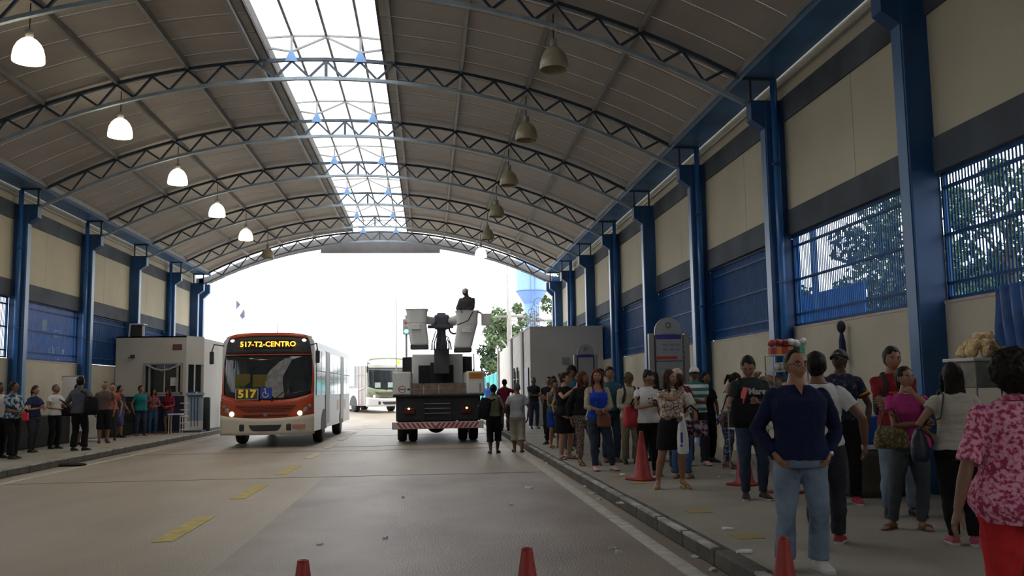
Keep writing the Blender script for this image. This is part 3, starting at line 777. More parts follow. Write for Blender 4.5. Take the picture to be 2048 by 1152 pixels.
    if shoes:
        kind, m = shoes
        for s, hp_, K, an, toe in Lg:
            a = math.radians(toe); f = V((math.sin(a), -math.cos(a), 0)); sd = V((f.y, -f.x, 0)); bb = V((an.x, an.y, 0))
            if kind in ('shoes','boots'):
                b = MB(); foot(b, an, toe, .0055); o = obj('shoe', b, m, root, True); job(o, max(vox*.7, .006), 1)
                so = MB(); R = []
                for d, w in ((-.034,.014),(-.02,.022),(.04,.0225),(.085,.0275),(.115,.022),(.127,.010)):
                    c = bb+f*d; R.append([(c+sd*w)*H, (c-sd*w)*H, (c-sd*w+V((0,0,.012)))*H, (c+sd*w+V((0,0,.012)))*H])
                so.rings(R); obj('sole', so, mat('shoe_sole_white', (.4,.4,.38), .8) if len(m.name) and 'sole' in m.name else dark, o)
            else:
                b = MB(); z0 = .0; R = []
                for d, w in ((-.034,.014),(-.02,.020),(.04,.0205),(.085,.026),(.115,.021),(.125,.010)):
                    c = bb+f*d; zz = heel*max(0, 1-(d+.034)/.11); R.append([(c+sd*w+V((0,0,zz)))*H, (c-sd*w+V((0,0,zz)))*H, (c-sd*w+V((0,0,zz+.007)))*H, (c+sd*w+V((0,0,zz+.007)))*H])
                b.rings(R)
                p = bb+f*.075
                b.tube([(p-sd*.026+V((0,0,.006)))*H, (p-sd*.018+V((0,0,.026)))*H, (p+sd*.0+V((0,0,.032)))*H, (p+sd*.018+V((0,0,.026)))*H, (p+sd*.026+V((0,0,.006)))*H], [(.010*H,.003*H)]*5, 8)
                if heel: b.tube([(bb-f*.026+V((0,0,heel)))*H, (bb-f*.030)*H], [.008*H, .004*H], 8)
                obj('sandal', b, m, root, True)
    return info

def cap(P, m, brim=True, back=False, brim_m=None):
    hh, Mp, R3 = P['hh'], P['Mp'], P['R3']; b = MB()
    sg = 1 if back else -1
    V_ = []
    n = 24; R = []
    for i in range(7):
        t = math.pi/2*i/6; z = .10+.46*math.sin(t); k = math.cos(t) if i < 6 else .04
        R.append([Mp(.395*k*math.cos(2*math.pi*j/n), .03+.475*k*math.sin(2*math.pi*j/n), z) for j in range(n)])
    b.rings(R); b.ell(Mp(0,.03,.57), (.03*hh,)*3, 8, 5)
    c = obj('cap', b, m, P['root'], True)
    if brim:
        q = MB(); R = []
        for i in range(9):
            a = math.pi*(i/8-.5)*.9; x = .36*math.sin(a); y0 = sg*(.36*math.cos(a)+.02); y1 = sg*(.36*math.cos(a)+.05+.30*math.cos(a)); z = .13-.10*(abs(math.sin(a)))**2+.02
            R.append([Mp(x, y0, z), Mp(x, y1, z-.05), Mp(x, y1, z-.075), Mp(x, y0, z-.025)])
        q.rings(R); obj('brim', q, brim_m or m, c)
    return c
def glasses(P, m):
    hh, Mp = P['hh'], P['Mp']
    g = MB(); r = .013*hh
    for s in (-1, 1):
        ring = [Mp(s*(.155+.105*sup(t,.7)[0]), -.43+.02*abs(sup(t,.7)[0]), .015+.062*sup(t,.7)[1]) for t in [2*math.pi*j/16 for j in range(17)]]
        g.tube(ring, r*1.1, 6); g.tube([Mp(s*.26,-.42,.03), Mp(s*.36,-.2,.03), Mp(s*.365,.03,.02)], r, 6)
    g.tube([Mp(-.05,-.44,.03), Mp(.05,-.44,.03)], r, 6)
    obj('glasses', g, m, P['root'], True)
def wloc(P, x, y, z, lean=True):
    """point of the person's own frame (fractions of height) in the world"""
    p = (P['LM'] @ Vector((x, y, z)) if lean else Vector((x, y, z)))*P['H']
    r = P['root']; return Vector(r.location) + Matrix.Rotation(r.rotation_euler.z, 3, 'Z') @ p
def wwrist(P, i):
    s, S, E_, Wt, nrm, c = P['A'][i]; d = (Wt-E_).normalized(); p = (Wt+d*.05)*P['H']; r = P['root']
    return Vector(r.location) + Matrix.Rotation(r.rotation_euler.z, 3, 'Z') @ p
def bag(name, label, cat, c, size, m, rot=0, strap=None, strap_m=None, r=.012, buckle=False, squash=.3):
    """soft bag: rounded sagging body, strap along world points"""
    t = thing(name, label, cat, tuple(c), rot); w, d, h = size; b = MB(); R = []
    for z, kx, ky in ((-.5,.80,.7),(-.42,1,1),(-.1,1.04,1.1),(.2,.98,.85),(.42,.90,.5),(.5,.82,.25)):
        R.append([Vector((w/2*kx*sup(2*math.pi*j/20,.55)[0], d/2*ky*sup(2*math.pi*j/20,.7)[1], h*z)) for j in range(20)])
    b.rings(R); o = obj('bag_body', b, m, t, True)
    s_ = o.modifiers.new('s','SUBSURF'); s_.levels = 1; s_.render_levels = 1
    dd = o.modifiers.new('d','DISPLACE'); dd.texture = cloud_tex(.08); dd.strength = .02
    if strap:
        q = MB(); inv = Matrix.Rotation(-rot, 3, 'Z')
        q.tube([inv @ (Vector(p)-Vector(c)) for p in strap], [(r, r*.35)]*len(strap), 8); obj('strap', q, strap_m or m, t, True)
    return t
def backpack(label, P, m, scale=1.0, behind=True, z=.70):
    H = P['H']; p = wloc(P, 0, .155 if behind else -.155, z); rot = P['root'].rotation_euler.z
    t = thing('backpack', label, 'backpack', tuple(p), rot); b = MB(); w, d, h = .30*scale, .17*scale, .42*scale
    R = []
    for zz, kx, ky in ((-.5,.85,.8),(-.40,1,1),(0,1,1.08),(.3,.92,.9),(.46,.7,.6),(.5,.45,.35)):
        R.append([Vector((w/2*kx*sup(2*math.pi*j/20,.6)[0], d/2*ky*sup(2*math.pi*j/20,.7)[1], h*zz)) for j in range(20)])
    b.rings(R); obj('main_pocket', b, m, t, True)
    q = MB().bbox(-w*.36, w*.36, d*.42*(1 if behind else -1)-.02, d*.42*(1 if behind else -1)+.05, -h*.42, -h*.02, .03); obj('front_pocket', q, m, t, True)
    inv = Matrix.Rotation(-rot, 3, 'Z'); g = lambda x, y, zz: inv @ (wloc(P, x, y, zz)-p)
    k = 1 if behind else -1
    for s in (-1, 1):
        st = MB(); pts = [(s*.045,.07*k,.80),(s*.055,.05*k,.828),(s*.058,0,.848),(s*.060,-.045*k,.825),(s*.066,-.082*k,.77),(s*.085,-.075*k,.69),(s*.10,-.01*k,.63),(s*.08,.07*k,.60)]
        st.tube([g(*a) for a in pts], [(.022,.006)]*len(pts), 8); obj('strap', st, m, t, True)
    return t
# ------------------------------------------------------------------ the crowd on the right pavement
navy = cl('navy', (.008,.012,.040)); whitec = cl('white', (.55,.55,.54)); blackc = cl('black', (.010,.010,.012)); redc = cl('red', (.20,.018,.022)); jeans_l = mat('jeans_faded', (.055,.085,.13), .9, var=0, scale=4, col2=(.19,.25,.32), bump=.3, bscale=80)
jeans = mat('jeans_dark', (.022,.034,.065), .9, var=.3, scale=6, bump=.3, bscale=80); jeans_b = mat('jeans_blue', (.03,.07,.16), .9, var=.35, scale=5, bump=.3)
greyd = cl('dark_grey', (.028,.032,.034)); olive = cl('olive', (.15,.15,.10)); beige = cl('beige', (.36,.31,.23)); khaki = cl('khaki', (.17,.14,.09)); teal = cl('teal', (.012,.15,.16)); royal = cl('royal_blue', (.012,.05,.42))
pink = cl('magenta_pink', (.35,.035,.16)); cream_c = cl('off_white', (.46,.43,.38)); redt = cl('bright_red', (.42,.022,.022)); bluegreen = cl('blue_green', (.04,.10,.13)); darkblue = cl('dark_blue', (.015,.025,.07)); crim = cl('crimson', (.20,.015,.035))
orangec = cl('orange', (.5,.12,.03)); greyc = cl('slate_grey', (.075,.08,.095)); greenc = cl('deep_green', (.02,.11,.08)); charc = cl('charcoal', (.03,.033,.04))
floral = patt('pink_floral_cloth', 'noise', (.27,.03,.09), (.45,.12,.20), 46, c3=(.58,.28,.36), thr=.45)
zebra = patt('patterned_blouse', 'cells', (.05,.04,.03), (.50,.42,.33), 15, thr=.06, c3=(.50,.42,.33))
stripes = patt('green_striped_polo', 'stripe', (.50,.52,.52), (.03,.16,.13), 2.7, thr=.5)
flowerpants = patt('small_flower_trousers', 'noise', (.05,.05,.05), (.22,.17,.14), 42, c3=(.28,.12,.10))
flowerjeans = patt('blossom_jeans', 'noise', (.03,.06,.14), (.05,.09,.19), 22, c3=(.5,.45,.48), thr=.52)
camo = patt('blue_leaf_shirt', 'noise', (.015,.03,.05), (.06,.13,.18), 13, c3=(.35,.40,.42), thr=.46)
shoe_blk = mat('black_shoe', (.012,.012,.013), .5); shoe_wht = mat('white_sole_shoe', (.48,.48,.46), .6); shoe_red = mat('red_sole_shoe', (.32,.02,.035), .6); shoe_brn = mat('brown_leather', (.11,.04,.02), .6); shoe_pink = mat('pale_pink_shoe', (.50,.30,.24), .6); shoe_yel = mat('gold_black_sandal', (.35,.22,.03), .5)
Z = .15
# --- front row
P = person('man in navy long sleeved shirt, faded jeans and black glasses, hands in pockets', (2.83, 7.0, Z), -8, 1.66, 'm', 'm', ('crop','black'), ('shirt', navy, 1.0, .50), ('loose', jeans_l), ('shoes', shoe_wht),
   ('pocket','pocket'), ((.068,.0,12),(-.085,.0,-14)), girth=1.24, hy=16, hp=-4)
glasses(P, mat('black_plastic_frame', (.006,.006,.007), .3)); navyman = P
wt = thing('wrist_watch', 'silver wrist watch on the left wrist of the man in the navy shirt', 'watch', tuple(wloc(P, *(P['A'][0][3]), lean=False)))
w = MB(); s_, S_, E_, Wt_, n_, c_ = P['A'][0]; dd = (Matrix.Rotation(P['root'].rotation_euler.z,3,'Z') @ (Wt_-E_)).normalized()
w.tube([-dd*.012, dd*.012], [.032,.032], 16); obj('strap', w, steel, wt, True); w = MB().ell((0,-.03,0),(.018,.012,.018),12,8); obj('dial', w, mat('watch_dial', (.6,.6,.62), .2, metal=.6), wt, True)
bt = MB(); R3z = P['up']
for i in range(7): bt.ell(P['up']((0.002, -.078-.02*(1.1 if i > 1 else .0)-(.012 if 1 < i < 6 else 0), .80-.042*i)), (.006,.004,.006), 8, 5)
obj('button', bt, blackc, P['root'], True)
pk = MB(); fz = lambda z: -.078-.02-.012-.004
for s in (-1, 1): 
    q_ = [P['up']((s*.025, -.098, .765)), P['up']((s*.078, -.088, .765)), P['up']((s*.078, -.094, .748)), P['up']((s*.052, -.102, .742)), P['up']((s*.025, -.104, .748))]
    pk.rings([[p_+Vector((0,-.012,0)) for p_ in q_], [p_+Vector((0,.02,0)) for p_ in q_]])
obj('pocket_flap', pk, navy, P['root'])
vn = MB(); vn.rings([[P['up'](p_) for p_ in ((-.022,-.040,.846),(.022,-.040,.846),(.0,-.078,.800))], [P['up'](p_) for p_ in ((-.020,-.052,.842),(.020,-.052,.842),(.0,-.090,.795))]])
obj('open_neck', vn, SKIN['m'], P['root'])
P = person('man seen from behind in white t-shirt and dark jeans, striding to the right', (3.42, 7.95, Z), 152, 1.68, 'm', 'b', ('short','black'), ('tshirt', whitec, .30, .525), ('jeans', charc), ('shoes', shoe_red),
   ('swingb','wide'), ((.03,.11,5),(-.05,-.14,-6)), lean=-7, twist=-4, face=False, girth=1.1)
P = person('man in black cap and dark printed t-shirt with yellow and red sleeve bands', (4.87, 10.7, Z), -20, 1.80, 'm', 'd', ('none','black'), ('tshirt', patt('dark_print_shirt','noise',(.014,.018,.04),(.03,.03,.05),18,c3=(.12,.10,.10),thr=.55)), ('jeans', blackc), ('shoes', shoe_red),
   ('hang','hang'), ((.06,.0,10),(-.05,-.03,-10)), hy=-30, hp=-12)
capb = cap(P, mat('black_cap', (.008,.008,.009), .6)); g = MB()
for s in (-1, 1): g.ell(P['Mp'](s*.15-.05,-.42,.26), (.09*P['hh'],.03*P['hh'],.035*P['hh']), 12, 6, P['R3'])
obj('sunglasses', g, mat('mirror_lens', (.45,.45,.48), .15, metal=.7), capb, True)
for i, m_ in enumerate((mat('yellow_band', (.45,.33,.06), .8), redc)):
    b = MB(); s_, S_, E_, Wt_, n_, c_ = P['A'][0]; q = S_.lerp(E_, .50+.1*i); d_ = (E_-S_).normalized(); b.tube([(q-d_*.006)*P['H'], (q+d_*.006)*P['H']], [.042*P['H']]*2, 14); obj('sleeve_band', b, m_, P['root'], True)
P = person('man in red t-shirt with arms crossed, wearing backpack straps', (4.95, 9.6, Z), -12, 1.78, 'm', 'm', ('short','black'), ('tshirt', redc), ('jeans', jeans_l), ('shoes', shoe_blk),
   ('crossA','crossB'), ((.085,.02,15),(-.07,-.02,-12)), hy=4, hp=3)
backpack('dark backpack worn by the man in the red t-shirt', P, greyd, .95)
t_ = MB()
for i in range(9): t_.ell(P['up']((-.042+.0105*i, -.081, .728+random.uniform(-.004,.004))), (.008,.004,.011), 6, 5)
obj('shirt_print', t_, mat('orange_print', (.5,.13,.02), .8), P['root'])
P = person('woman in magenta pink top with one hand at her mouth, grey jeans and flip-flops', (4.62, 8.72, Z), -10, 1.55, 'f', 'm', ('pony','black'), ('tshirt', pink, .22, .50), ('slim', mat('grey_jeans', (.05,.065,.075), .9, var=.3, bump=.3)), ('sandals', shoe_brn),
   ('chin', ((-.03,-.13,.655),(1,.1,-.8),(0,1,0),.5)), ((.055,.0,6),(-.11,.03,-45)), girth=1.12, hy=14, hp=-4)
c = wloc(P, -.135, -.10, .565)
bag('handbag', 'quilted beige handbag hanging from the forearm of the woman in pink', 'bag', c, (.34,.13,.20), patt('quilted_beige', 'cells', (.10,.08,.04), (.24,.19,.10), 22, thr=.1), math.radians(5),
    [c+Vector((-.10,0,.08)), c+Vector((-.06,.0,.27)), wloc(P,-.115,-.085,.70), c+Vector((.05,0,.27)), c+Vector((.10,0,.08))], r=.012)
P = person('woman seen from behind with long black hair and off-white ribbed top', (4.60, 7.85, Z), 158, 1.56, 'f', 'm', ('long','black'), ('tshirt', mat('ribbed_white', (.40,.37,.32), .9, scale=3, bump=.5, bscale=10, stretch=(1,1,12)), .20, .52), ('slim', blackc), ('shoes', mat('pink_sole_trainer', (.35,.06,.12), .6)),
   (((.13,-.07,.60),(1,.9,-.4),(-1,0,0),.6), 'hang'), ((.045,.0,10),(-.05,.02,-10)), face=False, hy=10, girth=1.1)
c = wloc(P, .195, .0, .545)
bag('shoulder_bag', 'big dark blue shoulder bag of the long haired woman in the off-white top', 'bag', c, (.36,.15,.30), mat('navy_leather', (.012,.016,.035), .45, var=.3, bump=.3), math.radians(60),
    [c+Vector((-.06,-.06,.13)), wloc(P,.085,.075,.70), wloc(P,.062,.05,.822), wloc(P,.070,-.01,.850), wloc(P,.09,-.07,.78), c+Vector((.06,.06,.13))], mat('black_leather', (.01,.01,.012), .5), r=.016)
P = person('woman seen from behind in pink floral shirt and bright red trousers, nearest of all', (2.95, 4.50, Z), 165, 1.55, 'f', 'b', ('puff','black'), ('shirt', floral, .50, .455), ('slim', redt), ('sandals', shoe_brn),
   (((.215,.07,.485),(.8,.5,-.2),(-1,-.1,0),.25), ((.20,.05,.52),(1,.5,-.2),(-1,-.1,0),.4)), ((.06,.08,4),(-.05,-.08,-4)), face=False, girth=1.34, lean=-3)
s = MB(); hh = P['hh']; R = []
for j in range(17):
    a = 2*math.pi*j/16; R.append(P['Mp'](.26*math.cos(a)+.1, .50+.02*(j%2), .10+.16*math.sin(a)))
s.tube(R, .045*hh, 7); obj('hair_scrunchie', s, mat('yellow_scrunchie', (.55,.42,.02), .7, bump=.5), P['root'], True)
h2 = MB(); h2.ell(P['Mp'](.1,.66,.10), (.22*hh,.20*hh,.20*hh), 14, 10); h2.ell(P['Mp'](0,.2,.08), (.60*hh,.52*hh,.56*hh), 18, 12); hb = obj('hair_knot', h2, HAIRC['black'], P['root'], True); job(hb, .008, 1, .03, .03)

# --- second row
P = person('young man in dark grey printed t-shirt looking down, dark jeans and black trainers', (3.98, 11.35, Z), -6, 1.77, 'm', 'm', ('short','black'), ('tshirt', greyd, .32, .52), ('slim', jeans), ('shoes', mat('black_trainer_sole', (.015,.015,.016), .6)),
   ('phone', ((.05,-.15,.66),(1,.2,-1),(-.5,0,1),.8)), ((.07,.0,12),(-.05,.0,-14)), hy=-14, hp=28)
text('shirt_lettering', 'Mares', .105, mat('white_print', (.5,.5,.48), .8), P['root'], (.045*1.77, -.090*1.77, .745*1.77), (math.radians(88), 0, math.radians(4)), .002, .004)
c = wloc(P, -.055, -.155, .60)
bag('shoulder_bag', 'black bag held in front of the young man in the dark grey t-shirt', 'bag', c, (.42,.16,.36), blackc, 0, [c+Vector((-.10,.0,.16)), c+Vector((-.08,.03,.34)), wloc(P,-.075,-.075,.80), wloc(P,-.07,0,.848)], r=.02)
o = MB().bbox(-.006,.006,-.05,.05,-.13,.13,.004); o = obj('folder', o, mat('red_plastic', (.5,.05,.06), .5)); o.location = tuple(wloc(P,-.085,-.16,.705)); o.rotation_euler = (.1,.35,.3); tag(o, 'thin red folder held by the young man looking down', 'folder')
P = person('woman in patterned sleeveless blouse, black skirt and gold heels, hand on shoulder', (3.34, 12.75, Z), 12, 1.62, 'f', 'm', ('long','brown'), ('blouse', zebra, .12, .60), ('skirt', blackc, .33, 1.0), ('heels', shoe_yel),
   ('bagfront','neck'), ((.085,-.02,5),(-.12,.03,-38)), hy=24, hp=-3, girth=1.08, hz=-4)
c = wloc(P, .035, -.135, .465)
b = MB(); R = []
for z, w, d in ((-.27,.05,.03),(-.25,.075,.035),(-.05,.075,.04),(.12,.055,.03),(.22,.025,.02),(.28,.02,.012)): R.append([Vector((w*sup(2*math.pi*j/16,.6)[0]+.006*math.sin(z*30+j), d*math.sin(2*math.pi*j/16), z)) for j in range(16)])
b.rings(R); t = thing('plastic_bag', 'narrow white plastic bag with blue print held by the woman in the black skirt', 'bag', tuple(c)); obj('bag_body', b, mat('white_plastic', (.62,.63,.66), .4, bump=.5, bscale=20), t, True)
pr = MB(); pr.box(-.04,-.01,-.045,-.036,-.12,.02); pr.box(-.045,-.015,-.045,-.036,-.17,-.14); obj('blue_print', pr, mat('blue_ink', (.03,.05,.25), .6), t)
c = wloc(P, .17, -.06, .50)
bag('handbag', 'floral purple and grey handbag on the arm of the woman in the black skirt', 'bag', c, (.44,.16,.24), patt('purple_flower_bag', 'noise', (.02,.012,.02), (.10,.05,.07), 16, c3=(.30,.24,.27), thr=.47), .1,
    [c+Vector((-.14,0,.10)), c+Vector((-.10,0,.26)), c+Vector((-.02,0,.32)), c+Vector((.08,0,.24)), c+Vector((.12,0,.1))], blackc, .014)
P = person('woman in white printed t-shirt looking down at her phone, black trousers', (3.45, 14.6, Z), 8, 1.66, 'f', 'm', ('bun','black'), ('tshirt', whitec, .20, .50), ('slim', blackc), ('sandals', shoe_brn),
   ('phone','phone'), ((.065,.0,10),(-.05,.02,-10)), hp=24, hy=8, girth=1.08)
glasses(P, mat('black_plastic_frame', (.006,.006,.007), .3))
q = MB()
for a, b_, r_ in ((-.02,.73,.010),(.012,.735,.009),(-.015,.69,.007),(.025,.70,.011),(.0,.655,.008),(-.03,.665,.006)): q.ell(P['up']((a,-.098,b_)), (r_*1.66,.004,r_*1.3), 8, 5)
obj('shirt_print', q, blackc, P['root'])
o = obj('mobile_phone', MB().bbox(-.035,.035,-.005,.005,-.07,.07,.004), mat('phone_black', (.02,.02,.022), .2)); o.location = tuple((wwrist(P,0)+wwrist(P,1))/2+Vector((0,-.02,.03))); o.rotation_euler = (-.7,0,0); tag(o, 'dark mobile phone held by the woman in the white printed t-shirt', 'phone')
c = wloc(P, -.17, .0, .56)
bag('shoulder_bag', 'red shoulder bag of the woman in the white printed t-shirt', 'bag', c, (.26,.16,.34), mat('red_leather', (.38,.02,.03), .5), .4, [c+Vector((0,-.06,.15)), wloc(P,-.10,-.06,.74), wloc(P,-.085,.0,.835), wloc(P,-.10,.05,.76), c+Vector((0,.06,.15))], blackc, .014)
P = person('woman in royal blue tank top under an open beige cardigan, dark jeans', (2.86, 15.75, Z), 4, 1.70, 'f', 'm', ('long','red'), ('tank', royal, .52, beige), ('slim', jeans), ('shoes', shoe_pink),
   ('clasp','clasp'), ((.14,-.01,12),(-.035,.0,-6)), girth=1.10, hy=-8)
c = wloc(P, .03, -.125, .50)
bag('crossbody_bag', 'small brown leather crossbody bag of the woman in the blue tank top', 'bag', c, (.24,.07,.23), mat('tan_leather', (.16,.055,.03), .5, var=.2), 0, [c+Vector((-.10,0,.1)), wloc(P,-.05,-.09,.66), wloc(P,.05,-.06,.80), wloc(P,.06,0,.84)], r=.006)
P = person('woman with reddish hair in black cardigan and small-flower trousers, behind the blue tank top', (2.80, 16.9, Z), 14, 1.68, 'f', 'b', ('long','red'), ('jacket', blackc, .9, .54), ('slim', flowerpants), ('heels', shoe_brn), ('hang','hang'), ((.13,.0,8),(-.05,-.02,-5)), hy=24)
P = person('woman in black dress holding up a white phone, hair in a bun', (2.70, 18.5, Z), 30, 1.70, 'f', 'l', ('bun','brown'), ('tshirt', blackc, .22, .50), ('skirt', blackc, .30, 1.02), ('sandals', shoe_blk), ('hang','raise'), ((.055,.0,20),(-.06,.0,-15)), girth=1.26, hy=30, hp=0)
o = obj('mobile_phone', MB().bbox(-.035,.035,-.005,.005,-.07,.07,.004), mat('phone_white', (.7,.7,.72), .3)); o.location = tuple(wwrist(P,1)+Vector((.02,-.02,.02))); o.rotation_euler = (.1,0,.6); tag(o, 'white mobile phone raised by the woman in the black dress', 'phone')
P = person('woman in green strappy top and blue skirt, head lowered', (2.95, 22.0, Z), 20, 1.60, 'f', 'm', ('bun','black'), ('tank', greenc, .52), ('skirt', cl('blue_skirt', (.012,.035,.20)), .30, 1.05), ('sandals', shoe_brn), ('clasp','clasp'), hp=14, hy=10)
P = person('man in black t-shirt and black trousers beside the woman in the green top', (3.15, 23.6, Z), 10, 1.70, 'm', 'b', ('short','black'), ('tshirt', blackc), ('slim', blackc), ('shoes', shoe_blk), ('crossA','crossB'), ((.08,.0,10),(-.12,-.04,-40)), hp=12)
P = person('man in dark t-shirt with arms crossed by the wall of the white hut', (3.66, 32.6, Z), 10, 1.78, 'm', 'b', ('crop','black'), ('tshirt', charc), ('slim', jeans), ('shoes', shoe_blk), ('crossA','crossB'))
P = person('man in black shirt just right of the one with crossed arms by the white hut', (4.1, 31.6, Z), 0, 1.74, 'm', 'b', ('crop','black'), ('tshirt', blackc), ('slim', jeans), ('shoes', shoe_blk), ('hang','hang'))
P = person('man in dark cap and black t-shirt with arms folded, left of the green top', (3.42, 26.6, Z), -6, 1.72, 'm', 'm', ('short','black'), ('tshirt', blackc), ('slim', blackc), ('shoes', shoe_blk), ('crossA','crossB'), hy=-12)
P = person('tall man with curly dark hair and blue grey shirt behind the red haired women', (3.05, 19.8, Z), 0, 1.86, 'm', 'b', ('curly','black'), ('tshirt', bluegreen), ('jeans', jeans), ('shoes', shoe_blk), ('hang','hang'))
P = person('man in blue green shirt and jeans, standing behind the blue tank top', (3.42, 17.5, Z), 4, 1.78, 'm', 'm', ('short','black'), ('tshirt', bluegreen), ('jeans', jeans), ('shoes', shoe_brn), ('hang','hang'))
P = person('dark haired man peering from behind the man in the blue green shirt', (3.75, 20.2, Z), 0, 1.80, 'm', 'b', ('short','black'), ('tshirt', cl('wine', (.12,.015,.03))), ('jeans', jeans), ('shoes', shoe_blk), ('hang','hang'))
P = person('woman with a dark ponytail standing behind the raised white phone', (3.05, 21.0, Z), 10, 1.62, 'f', 'l', ('pony','black'), ('tshirt', cl('rose', (.30,.13,.15))), ('slim', jeans), ('shoes', shoe_blk), ('hang','hang'))
P = person('woman in pale blouse half hidden between the black dress and the red haired woman', (3.35, 22.4, Z), 0, 1.60, 'f', 'm', ('long','brown'), ('blouse', cream_c), ('slim', blackc), ('shoes', shoe_blk), ('hang','hang'))
P = person('man in brown cap, beige shirt and khaki trousers carrying a backpack', (3.68, 17.0, Z), 0, 1.66, 'm', 'b', ('short','black'), ('shirt', beige, .95, .50), ('loose', khaki), ('shoes', shoe_blk), ('clasp','clasp'), hy=6)
cap(P, cl('brown_cap', (.09,.06,.04))); backpack('grey backpack on the man in the beige shirt', P, charc, .9)
P = person('woman with long dark hair looking sideways behind the white printed t-shirt', (4.3, 17.6, Z), -20, 1.66, 'f', 'l', ('long','brown'), ('tshirt', charc), ('slim', jeans), ('shoes', shoe_blk), ('hang','hang'), hy=-30)
P = person('man in pale pink cap behind the woman with the patterned blouse', (4.1, 15.2, Z), 0, 1.70, 'm', 'b', ('crop','black'), ('tshirt', cl('maroon', (.14,.02,.03))), ('jeans', jeans), ('shoes', shoe_blk), ('hang','hang'), hp=8)
cap(P, cl('pale_pink_cap', (.50,.36,.28)), brim_m=cl('dark_brim', (.03,.03,.03)))
P = person('brown haired woman turned away behind the patterned blouse', (3.84, 14.1, Z), 150, 1.58, 'f', 'l', ('pony','brown'), ('tshirt', cream_c), ('slim', jeans_b), ('sandals', shoe_brn), ('hang','hang'), face=False)
P = person('man in green and white striped polo and a white cap with black brim', (4.72, 16.3, Z), -6, 1.74, 'm', 'b', ('crop','black'), ('polo', stripes), ('jeans', charc), ('shoes', shoe_pink), ('crossA','hang'), ((.09,.0,10),(-.07,.0,-12)), girth=1.15)
cap(P, mat('white_cap', (.55,.55,.55), .8), brim_m=blackc)
P = person('woman with ponytail in white strappy top bent over her phone, blossom jeans', (5.05, 15.6, Z), 62, 1.64, 'f', 'm', ('pony','black'), ('tank', cream_c, .545), ('slim', flowerjeans), ('heels', shoe_brn), ('phone','phone'), lean=10, hp=26)
c = wloc(P, .0, .15, .56); bag('handbag', 'brown and grey flowered bag behind the woman with the ponytail', 'bag', wloc(P, -.17,-.05,.52), (.30,.14,.26), patt('brown_flower_bag','noise',(.06,.03,.03),(.16,.12,.12),14), .3, [wloc(P,-.17,-.10,.60), wloc(P,-.09,-.05,.78), wloc(P,-.085,.0,.83), wloc(P,-.17,.02,.60)], blackc, .012)
P = person('dark haired woman just left of the one with the ponytail, mostly hidden', (5.1, 16.9, Z), 20, 1.64, 'f', 'b', ('pony','black'), ('tshirt', blackc), ('slim', blackc), ('shoes', shoe_blk), ('hang','hang'))
P = person('child with dark hair peeking out behind the man in red', (4.95, 11.35, Z), 170, 1.42, 'f', 'b', ('puff','black'), ('tshirt', darkblue), ('slim', blackc), ('shoes', shoe_blk), ('hang','hang'), face=False)

# --- on the road
P = person('man seen from behind on the road in olive vest, blue cap and black shorts', (1.56, 22.7, 0), 172, 1.66, 'm', 'd', ('crop','black'), ('vest', olive), ('capri', blackc), ('sandals', shoe_brn), (((.16,.02,.56),(1,.8,-.2),(-1,-.1,0),.4), 'swingb'), ((.045,.05,14),(-.045,-.07,-10)), face=False, hp=8)
cap(P, cl('blue_cap', (.015,.03,.14)), brim=False)
c = wloc(P, .05, .12, .665); b = bag('duffel_bag', 'black duffel bag on the back of the man in the olive shirt', 'bag', wloc(P, .12, .20, .655), (.30,.20,.52), blackc, math.radians(172), [wloc(P,.06,.10,.78), wloc(P,.0,.06,.825), wloc(P,-.05,-.05,.81), wloc(P,-.03,-.08,.72)], r=.018); b.rotation_euler.y = -.25
P = person('grey haired man seen from behind on the road in white t-shirt and beige shorts', (2.16, 22.9, 0), 178, 1.68, 'm', 'b', ('crop','grey'), ('tshirt', cl('pale_white', (.36,.37,.40)), .34, .50), ('capri', cl('stone', (.34,.31,.25))), ('sandals', shoe_blk), ('hang','hang'), ((.045,-.05,8),(-.05,.06,-8)), face=False, hp=6, girth=1.08)
P = person('man in crimson shirt walking away near the far end of the right kerb', (2.55, 31.5, Z), 170, 1.72, 'm', 'b', ('short','black'), ('tshirt', crim), ('jeans', jeans), ('shoes', shoe_blk), ('hang',((.20,-.05,.64),(1,.4,-.4),(-1,0,0),.5)), face=False)
P = person('man in bright blue shirt far off outside the hall, by the teal shed', (3.1, 49.0, .13), 0, 1.75, 'm', 'b', ('short','black'), ('tshirt', cl('bright_blue', (.04,.12,.45))), ('jeans', jeans), ('shoes', shoe_blk), ('hang','hang'))

# --- left pavement
P = person('man in blue leaf-pattern shirt and black trousers at the left edge', (-9.42, 22.2, Z), 70, 1.73, 'm', 'b', ('short','black'), ('shirt', camo, .45, .52), ('loose', blackc), ('shoes', shoe_blk), ('clasp','clasp'), ((.05,.0,5),(-.05,-.05,-5)), hy=10, girth=1.15)
o = MB().bbox(-.07,.07,-.04,.04,-.09,.09,.02); o = obj('pouch', o, mat('red_pouch', (.55,.02,.03), .6)); o.location = tuple((wwrist(P,0)+wwrist(P,1))/2+Vector((.05,0,-.08))); tag(o, 'small red pouch held by the man in the leaf-pattern shirt', 'bag')
P = person('man with dark hair behind the leaf-pattern shirt at the left edge', (-9.85, 22.5, Z), 60, 1.72, 'm', 'b', ('short','black'), ('tshirt', whitec), ('jeans', blackc), ('shoes', shoe_blk), ('hang','hang'))
P = person('woman in dark blue top and grey slim trousers, left pavement', (-9.92, 24.6, Z), 62, 1.66, 'f', 'l', ('pony','brown'), ('tshirt', darkblue), ('slim', charc), ('shoes', shoe_blk), ('phone','phone'), ((.03,.04,0),(-.06,-.02,-5)), hp=8)
